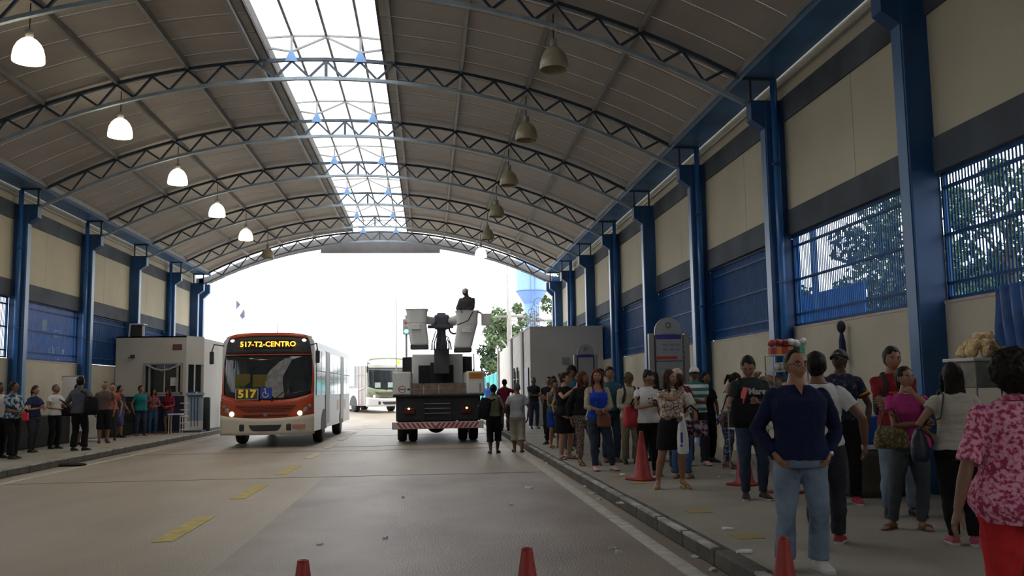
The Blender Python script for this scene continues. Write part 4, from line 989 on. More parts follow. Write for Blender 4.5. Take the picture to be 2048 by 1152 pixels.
c = wloc(P, -.17, .05, .58); bag('shoulder_bag', 'dark shoulder bag of the woman in the dark blue top on the left', 'bag', c, (.28,.14,.26), blackc, .3, [c+Vector((0,-.05,.12)), wloc(P,-.08,0,.82), c+Vector((0,.05,.12))], r=.012)
P = person('grey haired man in white vest over dark sleeves, black trousers, left pavement', (-9.95, 26.0, Z), 60, 1.70, 'm', 'm', ('crop','grey'), ('tshirt', whitec, .25, .52), ('loose', blackc), ('shoes', shoe_blk), (('phone'), ((.10,-.17,.62),(1,.3,-1),(-.5,0,1),.5)), hy=15)
c = wloc(P, .17, -.08, .60); bag('shoulder_bag', 'black bag slung at the side of the man in the white vest', 'bag', c, (.34,.16,.34), blackc, .6, [c+Vector((0,-.05,.15)), wloc(P,.02,-.08,.76), wloc(P,-.06,.0,.84)], r=.016)
P = person('man in blue and white checked shirt and white shorts, left pavement', (-9.95, 27.6, Z), 70, 1.72, 'm', 'b', ('short','black'), ('tshirt', patt('blue_check','cells',(.30,.36,.42),(.05,.12,.22),16,thr=.07)), ('shorts', whitec), ('shoes', shoe_blk), ('phone','phone'))
P = person('tall man seen from behind in slate grey shirt and black trousers, left pavement', (-8.92, 24.9, Z), 165, 1.88, 'm', 'b', ('short','black'), ('shirt', greyc, .5, .50), ('loose', blackc), ('shoes', shoe_blk), (((.15,-.1,.55),(1,.8,-.2),(-1,0,0),.4), ((.15,-.1,.60),(1,.8,-.2),(-1,0,0),.4)), ((.06,.02,8),(-.07,-.03,-8)), face=False, girth=1.1)
c = wloc(P, -.20, .04, .60); bag('shoulder_bag', 'large black bag on the right shoulder of the tall man in slate grey', 'bag', c, (.34,.22,.46), blackc, .5, [c+Vector((0,-.08,.2)), wloc(P,-.06,-.06,.80), wloc(P,-.05,.0,.85), wloc(P,-.06,.07,.80), c+Vector((0,.08,.2))], r=.022)
P = person('man with short hair facing the road behind the tall man in slate grey', (-9.55, 28.6, Z), 25, 1.80, 'm', 'm', ('crop','brown'), ('tshirt', cl('brown_tee', (.10,.07,.06))), ('shorts', blackc), ('shoes', shoe_blk), ('hang','hang'), hy=-15)
P = person('person with fair skin and red top behind the tall man in slate grey', (-9.85, 30.2, Z), 10, 1.76, 'f', 'l', ('pony','brown'), ('tshirt', cl('coral', (.35,.09,.07))), ('slim', charc), ('shoes', shoe_blk), ('hang','hang'))
P = person('young man in dark t-shirt and blue shorts walking, middle of the left pavement', (-10.2, 32.0, Z), 70, 1.70, 'm', 'm', ('short','black'), ('tshirt', charc), ('shorts', cl('violet_blue', (.06,.06,.16))), ('shoes', shoe_blk), ('swingf','swingb'), ((.03,.08,0),(-.03,-.09,0)))
P = person('person in orange top behind the one in the dark t-shirt, left pavement', (-10.55, 32.9, Z), 40, 1.55, 'f', 'b', ('pony','black'), ('tshirt', orangec), ('jeans', khaki), ('shoes', shoe_blk), ('hang','hang'))
P = person('woman in teal top with round belly and dark jeans, left pavement', (-9.86, 33.1, Z), 45, 1.70, 'f', 'm', ('bun','brown'), ('tshirt', teal, .28, .50), ('jeans', jeans), ('sandals', shoe_brn), ('swingb','hang'), ((.09,-.02,5),(-.06,.02,-5)), girth=1.25)
P = person('woman with dark hair in flowered red top before the ticket window', (-9.75, 34.2, Z), 20, 1.60, 'f', 'm', ('long','black'), ('tshirt', patt('red_flower_top','noise',(.14,.02,.04),(.30,.12,.14),20)), ('jeans', jeans_b), ('sandals', shoe_brn), ('bagfront','bagfront'), hy=30)
P = person('woman with dark hair in crimson top and short skirt before the ticket window', (-9.28, 34.45, Z), -15, 1.58, 'f', 'm', ('long','brown'), ('tshirt', crim, .4, .50), ('skirt', jeans_b, .40, 1.0), ('sandals', shoe_brn), ('bagfront','bagfront'), hy=-20)
bake_jobs()
# ------------------------------------------------------------------ vehicles
orange = mat('bus_orange', (.42,.065,.022), .35, var=.05); bwhite = mat('bus_white', (.62,.63,.63), .35, var=.04); bcream = mat('bus_cream', (.55,.50,.40), .4, var=.06)
glass_d = mat('dark_glass', (.022,.026,.03), .08, var=.2, spec=.6); amber = mat('amber_led', (1,.32,.02), .5, emit=6); headl = mat('headlamp_warm', (1,.72,.35), .3, emit=5); lens = mat('lamp_lens', (.25,.22,.18), .15)
green_b = mat('bus_green', (.26,.31,.21), .4, var=.05); wglass = mat('window_glass_pale', (.42,.46,.48), .08, spec=.6); greyp = mat('grey_panel', (.16,.17,.18), .5)
def wheel(parent, x, y, r=.50, w=.28, name='wheel', dual=False):
    m = MB(); m.mi = 0; n = 28
    pr = [(r*.62,0),(r*.92,.0),(r,.05),(r,w-.05),(r*.92,w),(r*.62,w)]
    R = [[Vector((x-w/2+h, y+rr*math.cos(2*math.pi*j/n), r+rr*math.sin(2*math.pi*j/n))) for j in range(n)] for rr, h in pr]
    m.rings(R); o = obj(name, m, black_p, parent, True)
    h = MB(); s = 1 if x > 0 else -1; xo = x+s*(w/2-.04)
    h.tube([(xo-.1*s, y, r), (xo+.01*s, y, r)], [r*.6, r*.6], 20); h.tube([(xo, y, r), (xo+.05*s, y, r)], [r*.22, r*.16], 14)
    for i in range(8): h.ell((xo+.02*s, y+r*.42*math.cos(i*.785), r+r*.42*math.sin(i*.785)), (.025,.025,.025), 6, 4)
    obj('hub', h, steel, o); return o
def patch(fn, u0, u1, z0, z1, th=.02, nu=14, nz=4, wf=None):
    """curved panel laid on a body front y = fn(x, z); z0/z1 may be functions of x"""
    R = []
    f0 = z0 if callable(z0) else (lambda x: z0); f1 = z1 if callable(z1) else (lambda x: z1)
    for i in range(nu+1):
        x = u0+(u1-u0)*i/nu; a, b = f0(x), f1(x)
        fr = [(x, fn(x, a+(b-a)*j/nz)-th, a+(b-a)*j/nz) for j in range(nz+1)]
        R.append(fr + [(x, fn(x, b)+.05, b), (x, fn(x, a)+.05, a)])
    return MB().rings(R[::-1])

# ---- orange and white city bus, front at y=0, body runs to +y
def make_bus(label, loc, rz, Wd, L, top, front_m, low_m, sign, plate=None, near=True, doors=(), group=None):
    t = thing('bus', label, 'bus', loc, rz, group)
    h = Wd/2
    ff = lambda x, z: .32*(abs(x)/h)**4 + max(0, z-1.3)*.10 + (.25*max(0, z-top+.35)**2*3)
    # side and roof shell
    def rail(y, k=1.0):
        z0 = .42; zt = top
        return [(-h*k, y, z0), (-h*k, y, zt-.45), (-h*k+.03, y, zt-.22), (-h*k+.14, y, zt-.07), (-h*k+.40, y, zt), (h*k-.40, y, zt), (h*k-.14, y, zt-.07), (h*k-.03, y, zt-.22), (h*k, y, zt-.45), (h*k, y, z0)]
    obj('body_shell', MB().rings([[Vector(p) for p in rail(.38)], [Vector(p) for p in rail(L)]][::-1]), low_m if low_m is bwhite else bwhite, t)
    obj('windscreen', patch(ff, -h+.07, h-.07, lambda x: 1.36+.17*(abs(x)/h)**3, top-.62, .0, 24, 8), glass_d, t, True)
    obj('front_panel', patch(ff, -h, h, lambda x: .82+.10*(x/h)**2, lambda x: 1.33+.20*(abs(x)/h)**3, .02, 24, 5), front_m, t, True)
    obj('bumper', patch(ff, -h-.01, h+.01, .36, lambda x: .82+.10*(x/h)**2, .06, 24, 5), bcream if low_m is not bwhite else bwhite, t, True)
    obj('head_panel', patch(ff, -h+.05, h-.05, top-.60, lambda x: top-.07-.12*(abs(x)/h)**3, .0, 24, 5), dark if front_m is orange else bwhite, t, True)
    obj('roof_cap', patch(ff, -h+.10, h-.10, lambda x: top-.075-.12*(abs(x)/h)**3, lambda x: top+.03-.15*(abs(x)/h)**4, .015, 24, 2), front_m, t, True)
    obj('trim_strip', patch(ff, -h+.06, h-.06, top-.625, top-.595, .02, 24, 1), front_m, t)
    for s in (-1, 1):
        p = MB(); R = []
        for z, w in ((1.22,.09),(1.8,.06),(top-.6,.05)): x = s*(h-.01); R.append([(x-s*w, ff(x-s*w, z)-.012, z), (x, ff(x, z)-.0, z), (x, .44, z), (x-s*.02, .44, z)])
        obj('corner_pillar', MB().rings(R), front_m, t)
        # lamps
        for dx, dz, r_, m_ in ((.36,.955,.075,headl),(.22,1.06,.06,lens),(.11,1.15,.045,lens)):
            x = s*(h-dx); e = MB().ell((x, ff(x, dz+0)-.03, dz), (r_, .04, r_), 16, 8); e_o = obj('headlamp', e, m_, t, True)
            k = MB(); k.tube([(x, ff(x,dz)-.045, dz), (x, ff(x,dz)-.02, dz)], [r_*1.25]*2, 18); obj('lamp_ring', k, greyp, e_o)
        e = MB().ell((s*(h-.30), ff(h-.3, top-.2)-.0, top-.20), (.07,.035,.045), 12, 7); obj('marker_lamp', e, mat('marker_white', (.9,.92,.95), .3, emit=1.5), t, True)
        # slot in the bumper
        obj('fog_lamp', MB().bbox(s*(h-.66)-.075, s*(h-.66)+.075, ff(h-.6,.55)-.095, ff(h-.6,.55)-.02, .47, .67, .035), dark, t)
    # grilles
    g = MB(); R = []
    for z, w in ((1.00,.50),(1.09,.70),(1.19,.86)): R.append([(-w, -.040, z), (w, -.040, z), (w, .06, z), (-w, .06, z)])
    gr = obj('grille', MB().rings(R), mat('grille_brown', (.06,.015,.010), .5), t)
    for i in range(4): obj('grille_bar', MB().box(-.78+.05*(3-i), .78-.05*(3-i), -.050, -.035, .02+1.00+.045*i, .02+1.012+.045*i), front_m, gr)
    obj('grille', MB().bbox(-.62, .62, -.045, .02, .875, .93, .01), mat('grille_brown', (0,0,0)), t)
    obj('badge', MB().cyl((0, ff(0,.9)-.05, .93), .055, .03, 18, 'y'), greyp, t)
    R = []
    for z, w in ((.47,.30),(.50,.38),(.64,.46)): R.append([(-w, -.075, z), (w, -.075, z), (w, .0, z), (-w, .0, z)])
    obj('lower_intake', MB().rings(R), dark, t)
    pl = obj('number_plate', MB().bbox(h-.60, h-.20, ff(h-.4,.6)-.10, ff(h-.4,.6)-.03, .52, .64, .005), mat('plate_red', (.40,.16,.14), .6), t); pl.rotation_euler = (0,0,.0)
    # wipers
    for s in (-1, 1): obj('wiper', MB().bar((s*.15, ff(.2,1.3)-.03, 1.30), (s*.75, ff(.7,1.7)-.03, 1.75), .02), black_p, t)
    # side glazing and pillars on both sides
    for s in (-1, 1):
        y = .75; i = 0
        while y < L-1.0:
            w = 1.12; isd = any(abs(y+w/2-d) < .6 for d in (doors if s > 0 else ()))
            if isd:
                obj('door', MB().bbox(min(s*h, s*(h+.02)), max(s*h, s*(h+.02)), y, y+w-.1, .55, top-.42, .008), mat('bus_door_grey', (.12,.125,.13), .4), t)
            else:
                wd = obj('side_window', MB().bbox(min(s*h, s*(h+.015)), max(s*h, s*(h+.015)), y, y+w-.07, 1.45, top-.45, .008), glass_d, t)
                obj('window_bar', MB().box(min(s*(h+.01), s*(h+.025)), max(s*(h+.01), s*(h+.025)), y, y+w-.07, 2.15, 2.18), greyp, wd)
            y += w
        for yw in (2.6, L-3.2):
            a = MB(); n = 12
            R = [[(s*(h-.01), yw+.66*math.cos(math.pi*j/n), .40+.62*math.sin(math.pi*j/n)) for j in range(n+1)], [(s*(h+.012), yw+.66*math.cos(math.pi*j/n), .40+.62*math.sin(math.pi*j/n)) for j in range(n+1)]]
            a.rings(R); obj('wheel_arch', a, dark, t)
            wheel(t, s*(h-.15), yw, .48, .28)
        obj('side_stripe', MB().box(min(s*h, s*(h+.006)), max(s*h, s*(h+.006)), L-4.6, L-1.6, .9, 1.25), front_m, t)
        mr = MB(); mr.tube([(s*(h-.1), .1, top-.35), (s*(h+.12), -.15, top-.32), (s*(h+.16), -.22, top-.52)], [.018]*3, 6); mo = obj('mirror_arm', mr, dark, t)
        obj('mirror', MB().bbox(s*(h+.16)-.06, s*(h+.16)+.06, -.26, -.18, top-.88, top-.52, .03), dark, mo)
    # interior seen through the glass is dark; boards on the dash
    return t, ff
bus, bf = make_bus('orange and white city bus with lit amber route display, facing the camera', (-4.61, 27.05, 0), math.radians(-.6), 2.62, 11.0, 3.24, orange, bcream, None, doors=(2.0+1.5, 8.2))
x0 = .0
dp = obj('route_display', MB().bbox(-.68, .72, bf(.3,2.93)-.03, bf(.3,2.93)-.0, 2.80, 3.05, .01), mat('display_black', (.01,.008,.006), .3), bus)
tx = text('route_text', '517-T2-CENTRO', .205, amber, dp, (.02, bf(.3,2.93)-.036, 2.925), (math.pi/2,0,0), .003, .002, 1.06)
dp.parent = bus
sg = obj('route_board', MB().bbox(-.82, -.22, bf(-.5,1.45)-.06, bf(-.5,1.45)-.045, 1.36, 1.65, .004), mat('board_dark', (.05,.05,.035), .5), bus)
text('board_number', '517', .30, mat('yellow_print', (.62,.40,.03), .6, emit=.25), sg, (-.52, bf(-.5,1.45)-.068, 1.51), (math.pi/2,0,0), .002, .012, 1.12)  # the printed digits are given a weak glow, they are no lamp
fb = MB()
for z0, z1 in ((1.348,1.36),(1.65,1.662)): fb.box(-.83, -.21, bf(-.5,1.45)-.065, bf(-.5,1.45)-.045, z0, z1)
for xx in (-.84, -.22): fb.box(xx, xx+.012, bf(-.5,1.45)-.065, bf(-.5,1.45)-.045, 1.348, 1.662)
obj('board_frame', fb, white_p, sg)
wc = obj('access_sign', MB().bbox(-.15, .17, bf(0,1.45)-.05, bf(0,1.45)-.035, 1.37, 1.69, .004), mat('sign_blue', (.02,.05,.32), .5), bus)
sym = MB(); yy = bf(0,1.45)-.056
sym.tube([(-.01+.075*math.cos(a), yy, 1.49+.075*math.sin(a)) for a in [math.radians(100+i*24) for i in range(11)]], .011, 6)
sym.ell((-.02,yy,1.65),(.022,.01,.022),8,6); sym.bar((-.015,yy,1.62),(.0,yy,1.52),.022,.01); sym.bar((0,yy,1.52),(.06,yy,1.52),.018,.01); sym.bar((.06,yy,1.52),(.09,yy,1.43),.018,.01)
obj('wheelchair_symbol', sym, white_p, wc)
# pale curved sunshade with lettering and yellow backs of the seats behind the screen
R = []
for z, xc, w in ((1.40,.36,.13),(1.5,.32,.20),(1.75,.22,.25),(2.0,.22,.24),(2.2,.34,.22),(2.40,.50,.17),(2.52,.62,.10)): R.append([(xc-w, bf(.4,z)-.022, z), (xc+w, bf(.4,z)-.022, z), (xc+w, bf(.4,z)-.012, z), (xc-w, bf(.4,z)-.012, z)])
ss = obj('sticker_banner', MB().rings(R), mat('pale_banner', (.20,.20,.20), .6, var=.3, scale=8), bus)
q = MB()
for i in range(9): q.box(.12+.03*(i%3), .40+.04*(i%2), bf(.4,1.9)-.045+.01*(i-4)*.0, bf(.4,1.9)-.035, 1.62+.075*i, 1.635+.075*i)
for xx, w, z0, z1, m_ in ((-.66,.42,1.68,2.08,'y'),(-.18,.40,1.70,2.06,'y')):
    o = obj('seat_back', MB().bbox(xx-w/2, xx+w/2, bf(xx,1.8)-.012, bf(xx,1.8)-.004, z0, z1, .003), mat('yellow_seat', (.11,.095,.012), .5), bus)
obj('radio_antenna', MB().cyl((.15, .9, 3.24), .012, .35, 6), dark, bus)

# ---- second bus outside, turned, white and green
bus2, bf2 = make_bus('white and green bus outside the hall, turned with its door side showing', (-2.3, 55.0, .28), math.radians(24), 2.55, 10.5, 3.20, green_b, bwhite, None, near=False)
o = obj('route_display', MB().bbox(-.95, .75, bf2(.3,2.9)-.04, bf2(.3,2.9)-.0, 2.78, 3.04, .01), mat('display_lit', (.9,.85,.8), .3, emit=1.2), bus2)
obj('display_end', MB().box(.50, .75, bf2(.3,2.9)-.05, bf2(.3,2.9)-.04, 2.79, 3.03), mat('amber_led', (0,0,0)), o)
d = obj('front_door', MB().bbox(-1.30, -1.275, .55, 1.75, .45, 2.75, .01), mat('door_glass_brown', (.16,.11,.09), .2), bus2)
for a in (.55, 1.12, 1.69): obj('door_post', MB().box(-1.32, -1.30, a, a+.06, .45, 2.75), white_p, d)
obj('door_bar', MB().bar((-1.33, .6, 1.45), (-1.33, 1.7, 1.3), .04), white_p, d)
for x in (-.9, -.1): obj('dash_card', MB().box(x, x+.35, bf2(0,1.5)-.04, bf2(0,1.5)-.03, 1.45, 1.75), mat('pale_card', (.35,.45,.42), .7), bus2)
big = MB().bbox(-1.31,-1.28, 2.3, 3.6, 1.55, 2.75, .03); obj('side_window', big, mat('window_glass_pale', (0,0,0)), bus2)

# ---- bucket truck seen from behind, rear at y=0
tw = mat('truck_white', (.66,.66,.64), .5, var=.08); tdark = mat('truck_dark', (.018,.018,.022), .6, var=.3); bucket_m = mat('bucket_fibreglass', (.78,.78,.77), .5, var=.06); boom_m = mat('boom_dark', (.085,.088,.11), .5, var=.25)
tk = thing('bucket_truck', 'white bucket truck with two lift buckets, red striped rear bumper, seen from behind', 'truck', (.27, 27.1, 0))
obj('chassis', MB().box(-.45, .45, .3, 8.6, .62, .90), tdark, tk)
obj('bed_underbody', MB().bbox(-1.22, 1.22, .12, 4.6, .66, 1.36, .02), tdark, tk)
for s in (-1, 1):
    for dx in (.0, .33): wheel(tk, s*(1.09-dx), 2.0, .50, .27)
    wheel(tk, s*1.05, 7.0, .50, .27)
    obj('mudflap', MB().box(min(s*.62, s*1.2), max(s*.62, s*1.2), 1.35, 1.37, .45, .95), black_p, tk)
obj('axle', MB().tube([(-.9,2.0,.5),(.9,2.0,.5)], .09, 12), tdark, tk, True)
obj('differential', MB().ell((-.05,2.0,.50),(.30,.28,.27),18,12), tdark, tk, True)
for s in (-1, 1): obj('spring_pack', MB().ell((s*.52-.03,2.0,.50),(.13,.35,.13),12,8), tdark, tk, True)
bp = obj('rear_bumper', MB().bbox(-1.33, 1.30, -.05, .03, .44, .64, .012), mat('bumper_grey', (.35,.34,.33), .5), tk)
redst = mat('stripe_red', (.42,.035,.04), .5); wst = mat('stripe_white', (.50,.49,.47), .5)
obj('stripe_base', MB().box(-1.30, 1.27, -.056, -.05, .46, .62), wst, bp)
for i in range(19):
    x = -1.28+.137*i; k = -1 if x < -.06 else 1; c = .06
    R = [[(x-k*c, yv, .465), (x-k*c+.07, yv, .465), (x+k*c+.07, yv, .615), (x+k*c, yv, .615)] for yv in (-.062, -.056)]
    if x+.13+abs(k*c) < 1.30 and x-c > -1.34: obj('red_stripe', MB().rings(R[::-1]), redst, bp)
tl = mat('tail_lamp_lit', (1,.35,.15), .4, emit=4)
for s, x in ((-1,-.83),(1,.80)):
    o = obj('tail_lamp', MB().bbox(x-.16, x+.16, .04, .12, .86, 1.04, .02), mat('tail_lamp_dark', (.06,.01,.01), .3), tk)
    obj('lit_bulb', MB().ell((x+.02*s, .03, 1.02), (.035,.02,.03), 10, 6), tl, o, True)
for z in (1.02, 1.16, .88): obj('step_bar', MB().bar((-.42, .08, z), (.36, .08, z), .03, .015), mat('bumper_grey', (0,0,0)), tk)
for sx, x in ((-1,-.42),(1,.36)): obj('step_side', MB().bar((x, .08, .66), (x, .08, 1.34), .04), tdark, tk)
# bed rail and load
obj('bed_edge', MB().bbox(-1.30, 1.34, .0, 4.6, 1.36, 1.42, .01), tdark, tk)
wood = mat('weathered_planks', (.14,.10,.075), .8, col2=(.24,.19,.15), scale=7, bump=.3)
xs = [-.80,-.42,.02,.48,.82]
for i in range(4):
    for j in range(2): obj('plank', MB().bbox(xs[i]+.008, xs[i+1]-.008, .10, .13, 1.42+.165*j, 1.42+.165*j+.158, .006), wood, tk)
# tool boxes
for s, x0, x1 in ((-1,-1.31,-.79),(1,.83,1.35)):
    bx = obj('tool_box', MB().bbox(x0, x1, .05, 2.9, 1.42, 2.08, .02), tw, tk)
    obj('box_door', MB().bbox(x0+.03, x1-.03, .03, .05, 1.45, 2.05, .006), tw, bx)
    if s < 0:
        obj('round_badge', MB().tube([(x0+.27+.10*math.cos(a), .025, 1.58+.10*math.sin(a)) for a in [i*.3927 for i in range(17)]], .010, 5), mat('badge_red', (.25,.08,.07), .6), bx)
        obj('badge_bar', MB().box(x0+.18, x0+.36, .02, .028, 1.565, 1.595), mat('badge_red', (0,0,0)), bx); obj('latch', MB().bbox(x0+.42, x0+.50, .02, .035, 1.55, 1.60, .004), dark, bx)
    else:
        pc = obj('orange_placard', MB().bbox(x0+.06, x1-.06, .015, .03, 1.86, 2.04, .003), mat('placard_orange', (.55,.22,.03), .5), bx)
        q = MB()
        for i in range(3): q.box(x0+.10, x1-.12-.04*(i%2), .010, .0145, 1.89+.045*i, 1.905+.045*i)
        obj('placard_lines', q, mat('placard_ink', (.30,.10,.02), .6), pc); obj('latch', MB().bbox(x0+.36, x0+.41, .02, .035, 1.48, 1.72, .004), steel, bx)
# superstructure
obj('equipment_housing', MB().bbox(-.80, .83, 3.0, 4.5, 1.75, 2.70, .03), tw, tk)
obj('dark_recess', MB().bbox(-.60, .52, 2.92, 3.02, 1.72, 2.34, .01), tdark, tk)
obj('recess_box', MB().bbox(-.22, .17, 2.75, 2.95, 1.75, 2.42, .02), mat('recess_grey', (.035,.035,.04), .6), tk)
for s, x in ((-1,-1.12),(1,.84)): obj('side_screen', MB().bbox(x, x+.30, 3.3, 3.36, 1.95, 2.62, .01), tdark, tk)
obj('cab', MB().bbox(-1.15, 1.15, 5.6, 7.6, 1.0, 2.72, .10), tw, tk); obj('cab_rear_window', MB().bbox(-.7, .7, 5.57, 5.61, 1.95, 2.45, .02), glass_d, tk)
obj('rod', MB().cyl((1.20, 3.3, 1.95), .018, .75, 6), dark, tk)
obj('mast_plinth', MB().bbox(-.10, .38, 2.4, 3.1, 2.05, 2.85, .03), mat('plinth_grey', (.10,.10,.105), .6), tk)
# turret and boom
bo = MB(); bo.bbox(-.01, .27, 1.9, 2.2, 2.8, 3.95, .05); obj('boom_column', bo, boom_m, tk)
obj('boom_head', MB().bbox(-.10, .38, 1.7, 2.2, 3.42, 3.88, .08), boom_m, tk)
obj('boom_arm', MB().bar((.13, 2.1, 3.1), (.13, 6.0, 3.0), .30, .30), bucket_m, tk)
hy = MB(); random.seed(11)
for i in range(9):
    x = -.17+.075*i; hy.tube([(x, 2.0+random.uniform(-.2,.1), 2.78), (x+random.uniform(-.06,.06), 1.85, 3.0), (x*.6+.06, 1.8, 3.2+random.uniform(0,.2))], [.028,.02,.014], 6)
obj('hydraulic_hose', hy, boom_m, tk, True)
obj('hose_loop', MB().tube([(.38+.14+.15*math.cos(a), 1.7, 3.42+.15*math.sin(a)) for a in [math.radians(160+i*24) for i in range(10)]], .030, 8), boom_m, tk, True)
obj('bucket_mount', MB().tube([(-.36, 1.3, 3.68), (-.12, 1.9, 3.68)], [.13,.13], 14), bucket_m, tk, True); obj('bucket_mount', MB().tube([(.40, 1.9, 3.66), (.72, 1.2, 3.72)], [.14,.14], 14), bucket_m, tk, True)
obj('mount_bracket', MB().bbox(-.30,.50,1.6,1.7,3.44,3.54,.02), boom_m, tk)
def bucket(x0, x1, xb0, xb1, zt, zb, y, rot):
    cx = (x0+x1)/2; b = MB(); R = []
    for z, a0, a1, d in ((zb, xb0, xb1, .28), (zb+.14, xb0-.0, xb1, .29), (zb+.145, xb0-.02, xb1+.02, .30), (zt-.42, x0+.03, x1-.03, .33), (zt-.40, x0+.02, x1-.02, .345), (zt-.06, x0, x1, .36), (zt, x0-.03, x1+.03, .38), (zt, x0+.02, x1-.02, .33), (zt-.5, x0+.06, x1-.06, .28)):
        c_, w = (a0+a1)/2, (a1-a0)/2; R.append([(c_+w*sup(2*math.pi*j/28,.35)[0], y+d*sup(2*math.pi*j/28,.35)[1], z) for j in range(28)])
    b.rings(R); o = obj('bucket', b, bucket_m, tk)
    obj('bucket_base', MB().bbox(xb0-.015, xb1+.015, y-.30, y+.30, zb-.02, zb+.12, .03), mat('bucket_rubber', (.07,.07,.07), .7), o)
    obj('bucket_step', MB().bbox(cx-.17, cx+.12, y-.42, y-.30, zb+.56, zb+.60, .012), bucket_m, o); obj('step_box', MB().bbox(cx-.14, cx+.10, y-.37, y-.30, zb+.60, zb+.72, .012), bucket_m, o)
    return o
bA = bucket(-.93, -.30, -.80, -.28, 3.96, 2.78, .9, 0)
bB = bucket(.56, 1.22, .50, 1.00, 3.90, 2.68, .9, 0)
obj('control_box', MB().bbox(1.32, 1.62, .8, .95, 3.46, 3.82, .02), bucket_m, tk); tk.children[-1].rotation_euler = (0,0,0)
obj('control_bracket', MB().tube([(1.10,.9,3.85),(1.28,.88,3.86),(1.36,.88,3.78)], [.035,.03,.03], 8), bucket_m, tk)
obj('hose', MB().tube([(.30,1.5,3.50),(.6,.45,3.46),(.9,.42,3.58),(1.05,.5,3.85)], .016, 6), dark, tk, True)
P = person('utility worker in white helmet and grey overalls standing in the right lift bucket', (.27+.90, 28.0, 2.88), -25, 1.72, 'm', 'b', ('none','black'), ('shirt', mat('grey_overall', (.05,.052,.06), .9), .8, .52), ('jeans', mat('grey_overall', (0,0,0))), ('shoes', shoe_blk),
   (((.02,-.15,.60),(1,.4,-.6),(-1,0,0),.6), ((.06,-.19,.60),(1,.4,-.6),(-1,0,0),.6)), hy=-30, hp=14, lean=4, girth=1.28)
c = cap(P, mat('white_helmet', (.55,.55,.52), .4)); c.name = 'helmet'
bake_jobs()

# ------------------------------------------------------------------ traffic cones
cone_m = mat('cone_red', (.23,.014,.011), .5, col2=(.31,.024,.018), scale=7, bump=.2); cone_b = mat('cone_base', (.26,.02,.02), .7)
def cone(x, y, z, h, lab, tilt=0):
    t = thing('traffic_cone', lab, 'cone', (x, y, z), random.uniform(0,1), 'red traffic cones'); w = .19
    obj('base', MB().bbox(-w, w, -w, w, 0, .035, .015), cone_b, t)
    obj('cone_body', MB().lathe([(.155,.035),(.145,.06),(.128,.07),(.030,h-.02),(.028,h),(.018,h),(.018,h-.06)], 26), cone_m, t, True)
    return t
cone(-.62, 4.75, 0, .73, 'red cone cut off by the lower picture edge, left one on the road')
cone(.485, 4.75, 0, .755, 'red cone cut off by the lower picture edge, in the middle of the road')
cone(1.90, 4.98, 0, .73, 'red cone by the kerb in front of the legs of the man in navy')
cone(3.20, 14.0, .15, .73, 'red cone on the pavement between blue tank top and patterned blouse')
cone(4.42, 12.95, .15, .73, 'red cone behind the legs of the young man in dark grey')
cone(4.62, 11.9, .15, .73, 'red cone half hidden behind the man in white t-shirt seen from behind')

# ------------------------------------------------------------------ left ticket hut
hut = thing('ticket_hut', 'white ticket hut with dark blue base and a window hung with tinsel, left pavement', 'hut', (0,0,0))
hw = mat('hut_white', (.50,.49,.46), .8, var=.08, scale=.8, bump=.2, bscale=20); hb_ = mat('hut_navy_base', (.016,.018,.05), .6, var=.3, scale=2)
Yh = 35.0; xa, xb = XL+.02, -8.85; xc2, yc2 = -8.38, 35.75; zt = 3.66
obj('plinth', MB().box(xa, -8.25, Yh-.03, 42.7, .15, .22), conc, hut)
wx0, wx1, wz0, wz1 = -10.27, -9.03, 1.62, 2.62
b = MB(); b.box(xa, wx0, Yh, Yh+.15, .2, zt); b.box(wx1, xb, Yh, Yh+.15, .2, zt); b.box(wx0, wx1, Yh, Yh+.15, .2, wz0); b.box(wx0, wx1, Yh, Yh+.15, wz1, zt); obj('front_wall', b, hw, hut)
obj('base_band', MB().box(xa, xb-.03, Yh-.02, Yh, .2, 1.48), hb_, hut)
dx, dy = xc2-xb, yc2-Yh; L_ = math.hypot(dx, dy); ux, uy = dx/L_, dy/L_; nx, ny = uy, -ux
def side_pt(a, d, z): return (xb+ux*a+nx*d, Yh+uy*a+ny*d, z)
def slab(a0, a1, d0, d1, z0, z1): 
    return MB().rings([[side_pt(a0,d0,z0), side_pt(a1,d0,z0), side_pt(a1,d1,z0), side_pt(a0,d1,z0)], [side_pt(a0,d0,z1), side_pt(a1,d0,z1), side_pt(a1,d1,z1), side_pt(a0,d1,z1)]])
obj('side_wall', slab(0, L_, 0, -.1, 2.62, zt), hw, hut); obj('side_wall', slab(0, L_, 0, -.1, .2, .55), hw, hut)
obj('corner_post', slab(0, .12, 0.01, -.1, .2, zt), hw, hut); obj('side_door', slab(.15, L_-.1, -.01, -.06, .3, 1.5), mat('pale_blue_door', (.20,.27,.36), .6), hut)
for a in (.3,.45,.6): obj('door_bar', slab(a, a+.02, .0, .02, .35, 1.45), mat('door_bar_dark', (.05,.07,.12), .5), hut)
obj('side_window', slab(.17, L_-.12, -.03, -.06, 1.62, 2.62), glass_d, hut); obj('side_window_frame', slab(.42, .47, 0, -.05, 1.62, 2.62), white_p, hut)
obj('side_sill', slab(.05, L_, .06, -.02, 1.5, 1.58), mat('pale_blue_sill', (.24,.30,.38), .6), hut)
obj('far_side_wall', MB().box(xc2-.1, xc2, yc2, 42.7, .2, zt-.05), hw, hut)
obj('roof_slab', MB().box(xa, xb, Yh, 42.7, zt-.05, zt), hw, hut)
obj('window_glass', MB().box(wx0, wx1, Yh+.09, Yh+.10, wz0, wz1), glass_d, hut)
fr = MB()
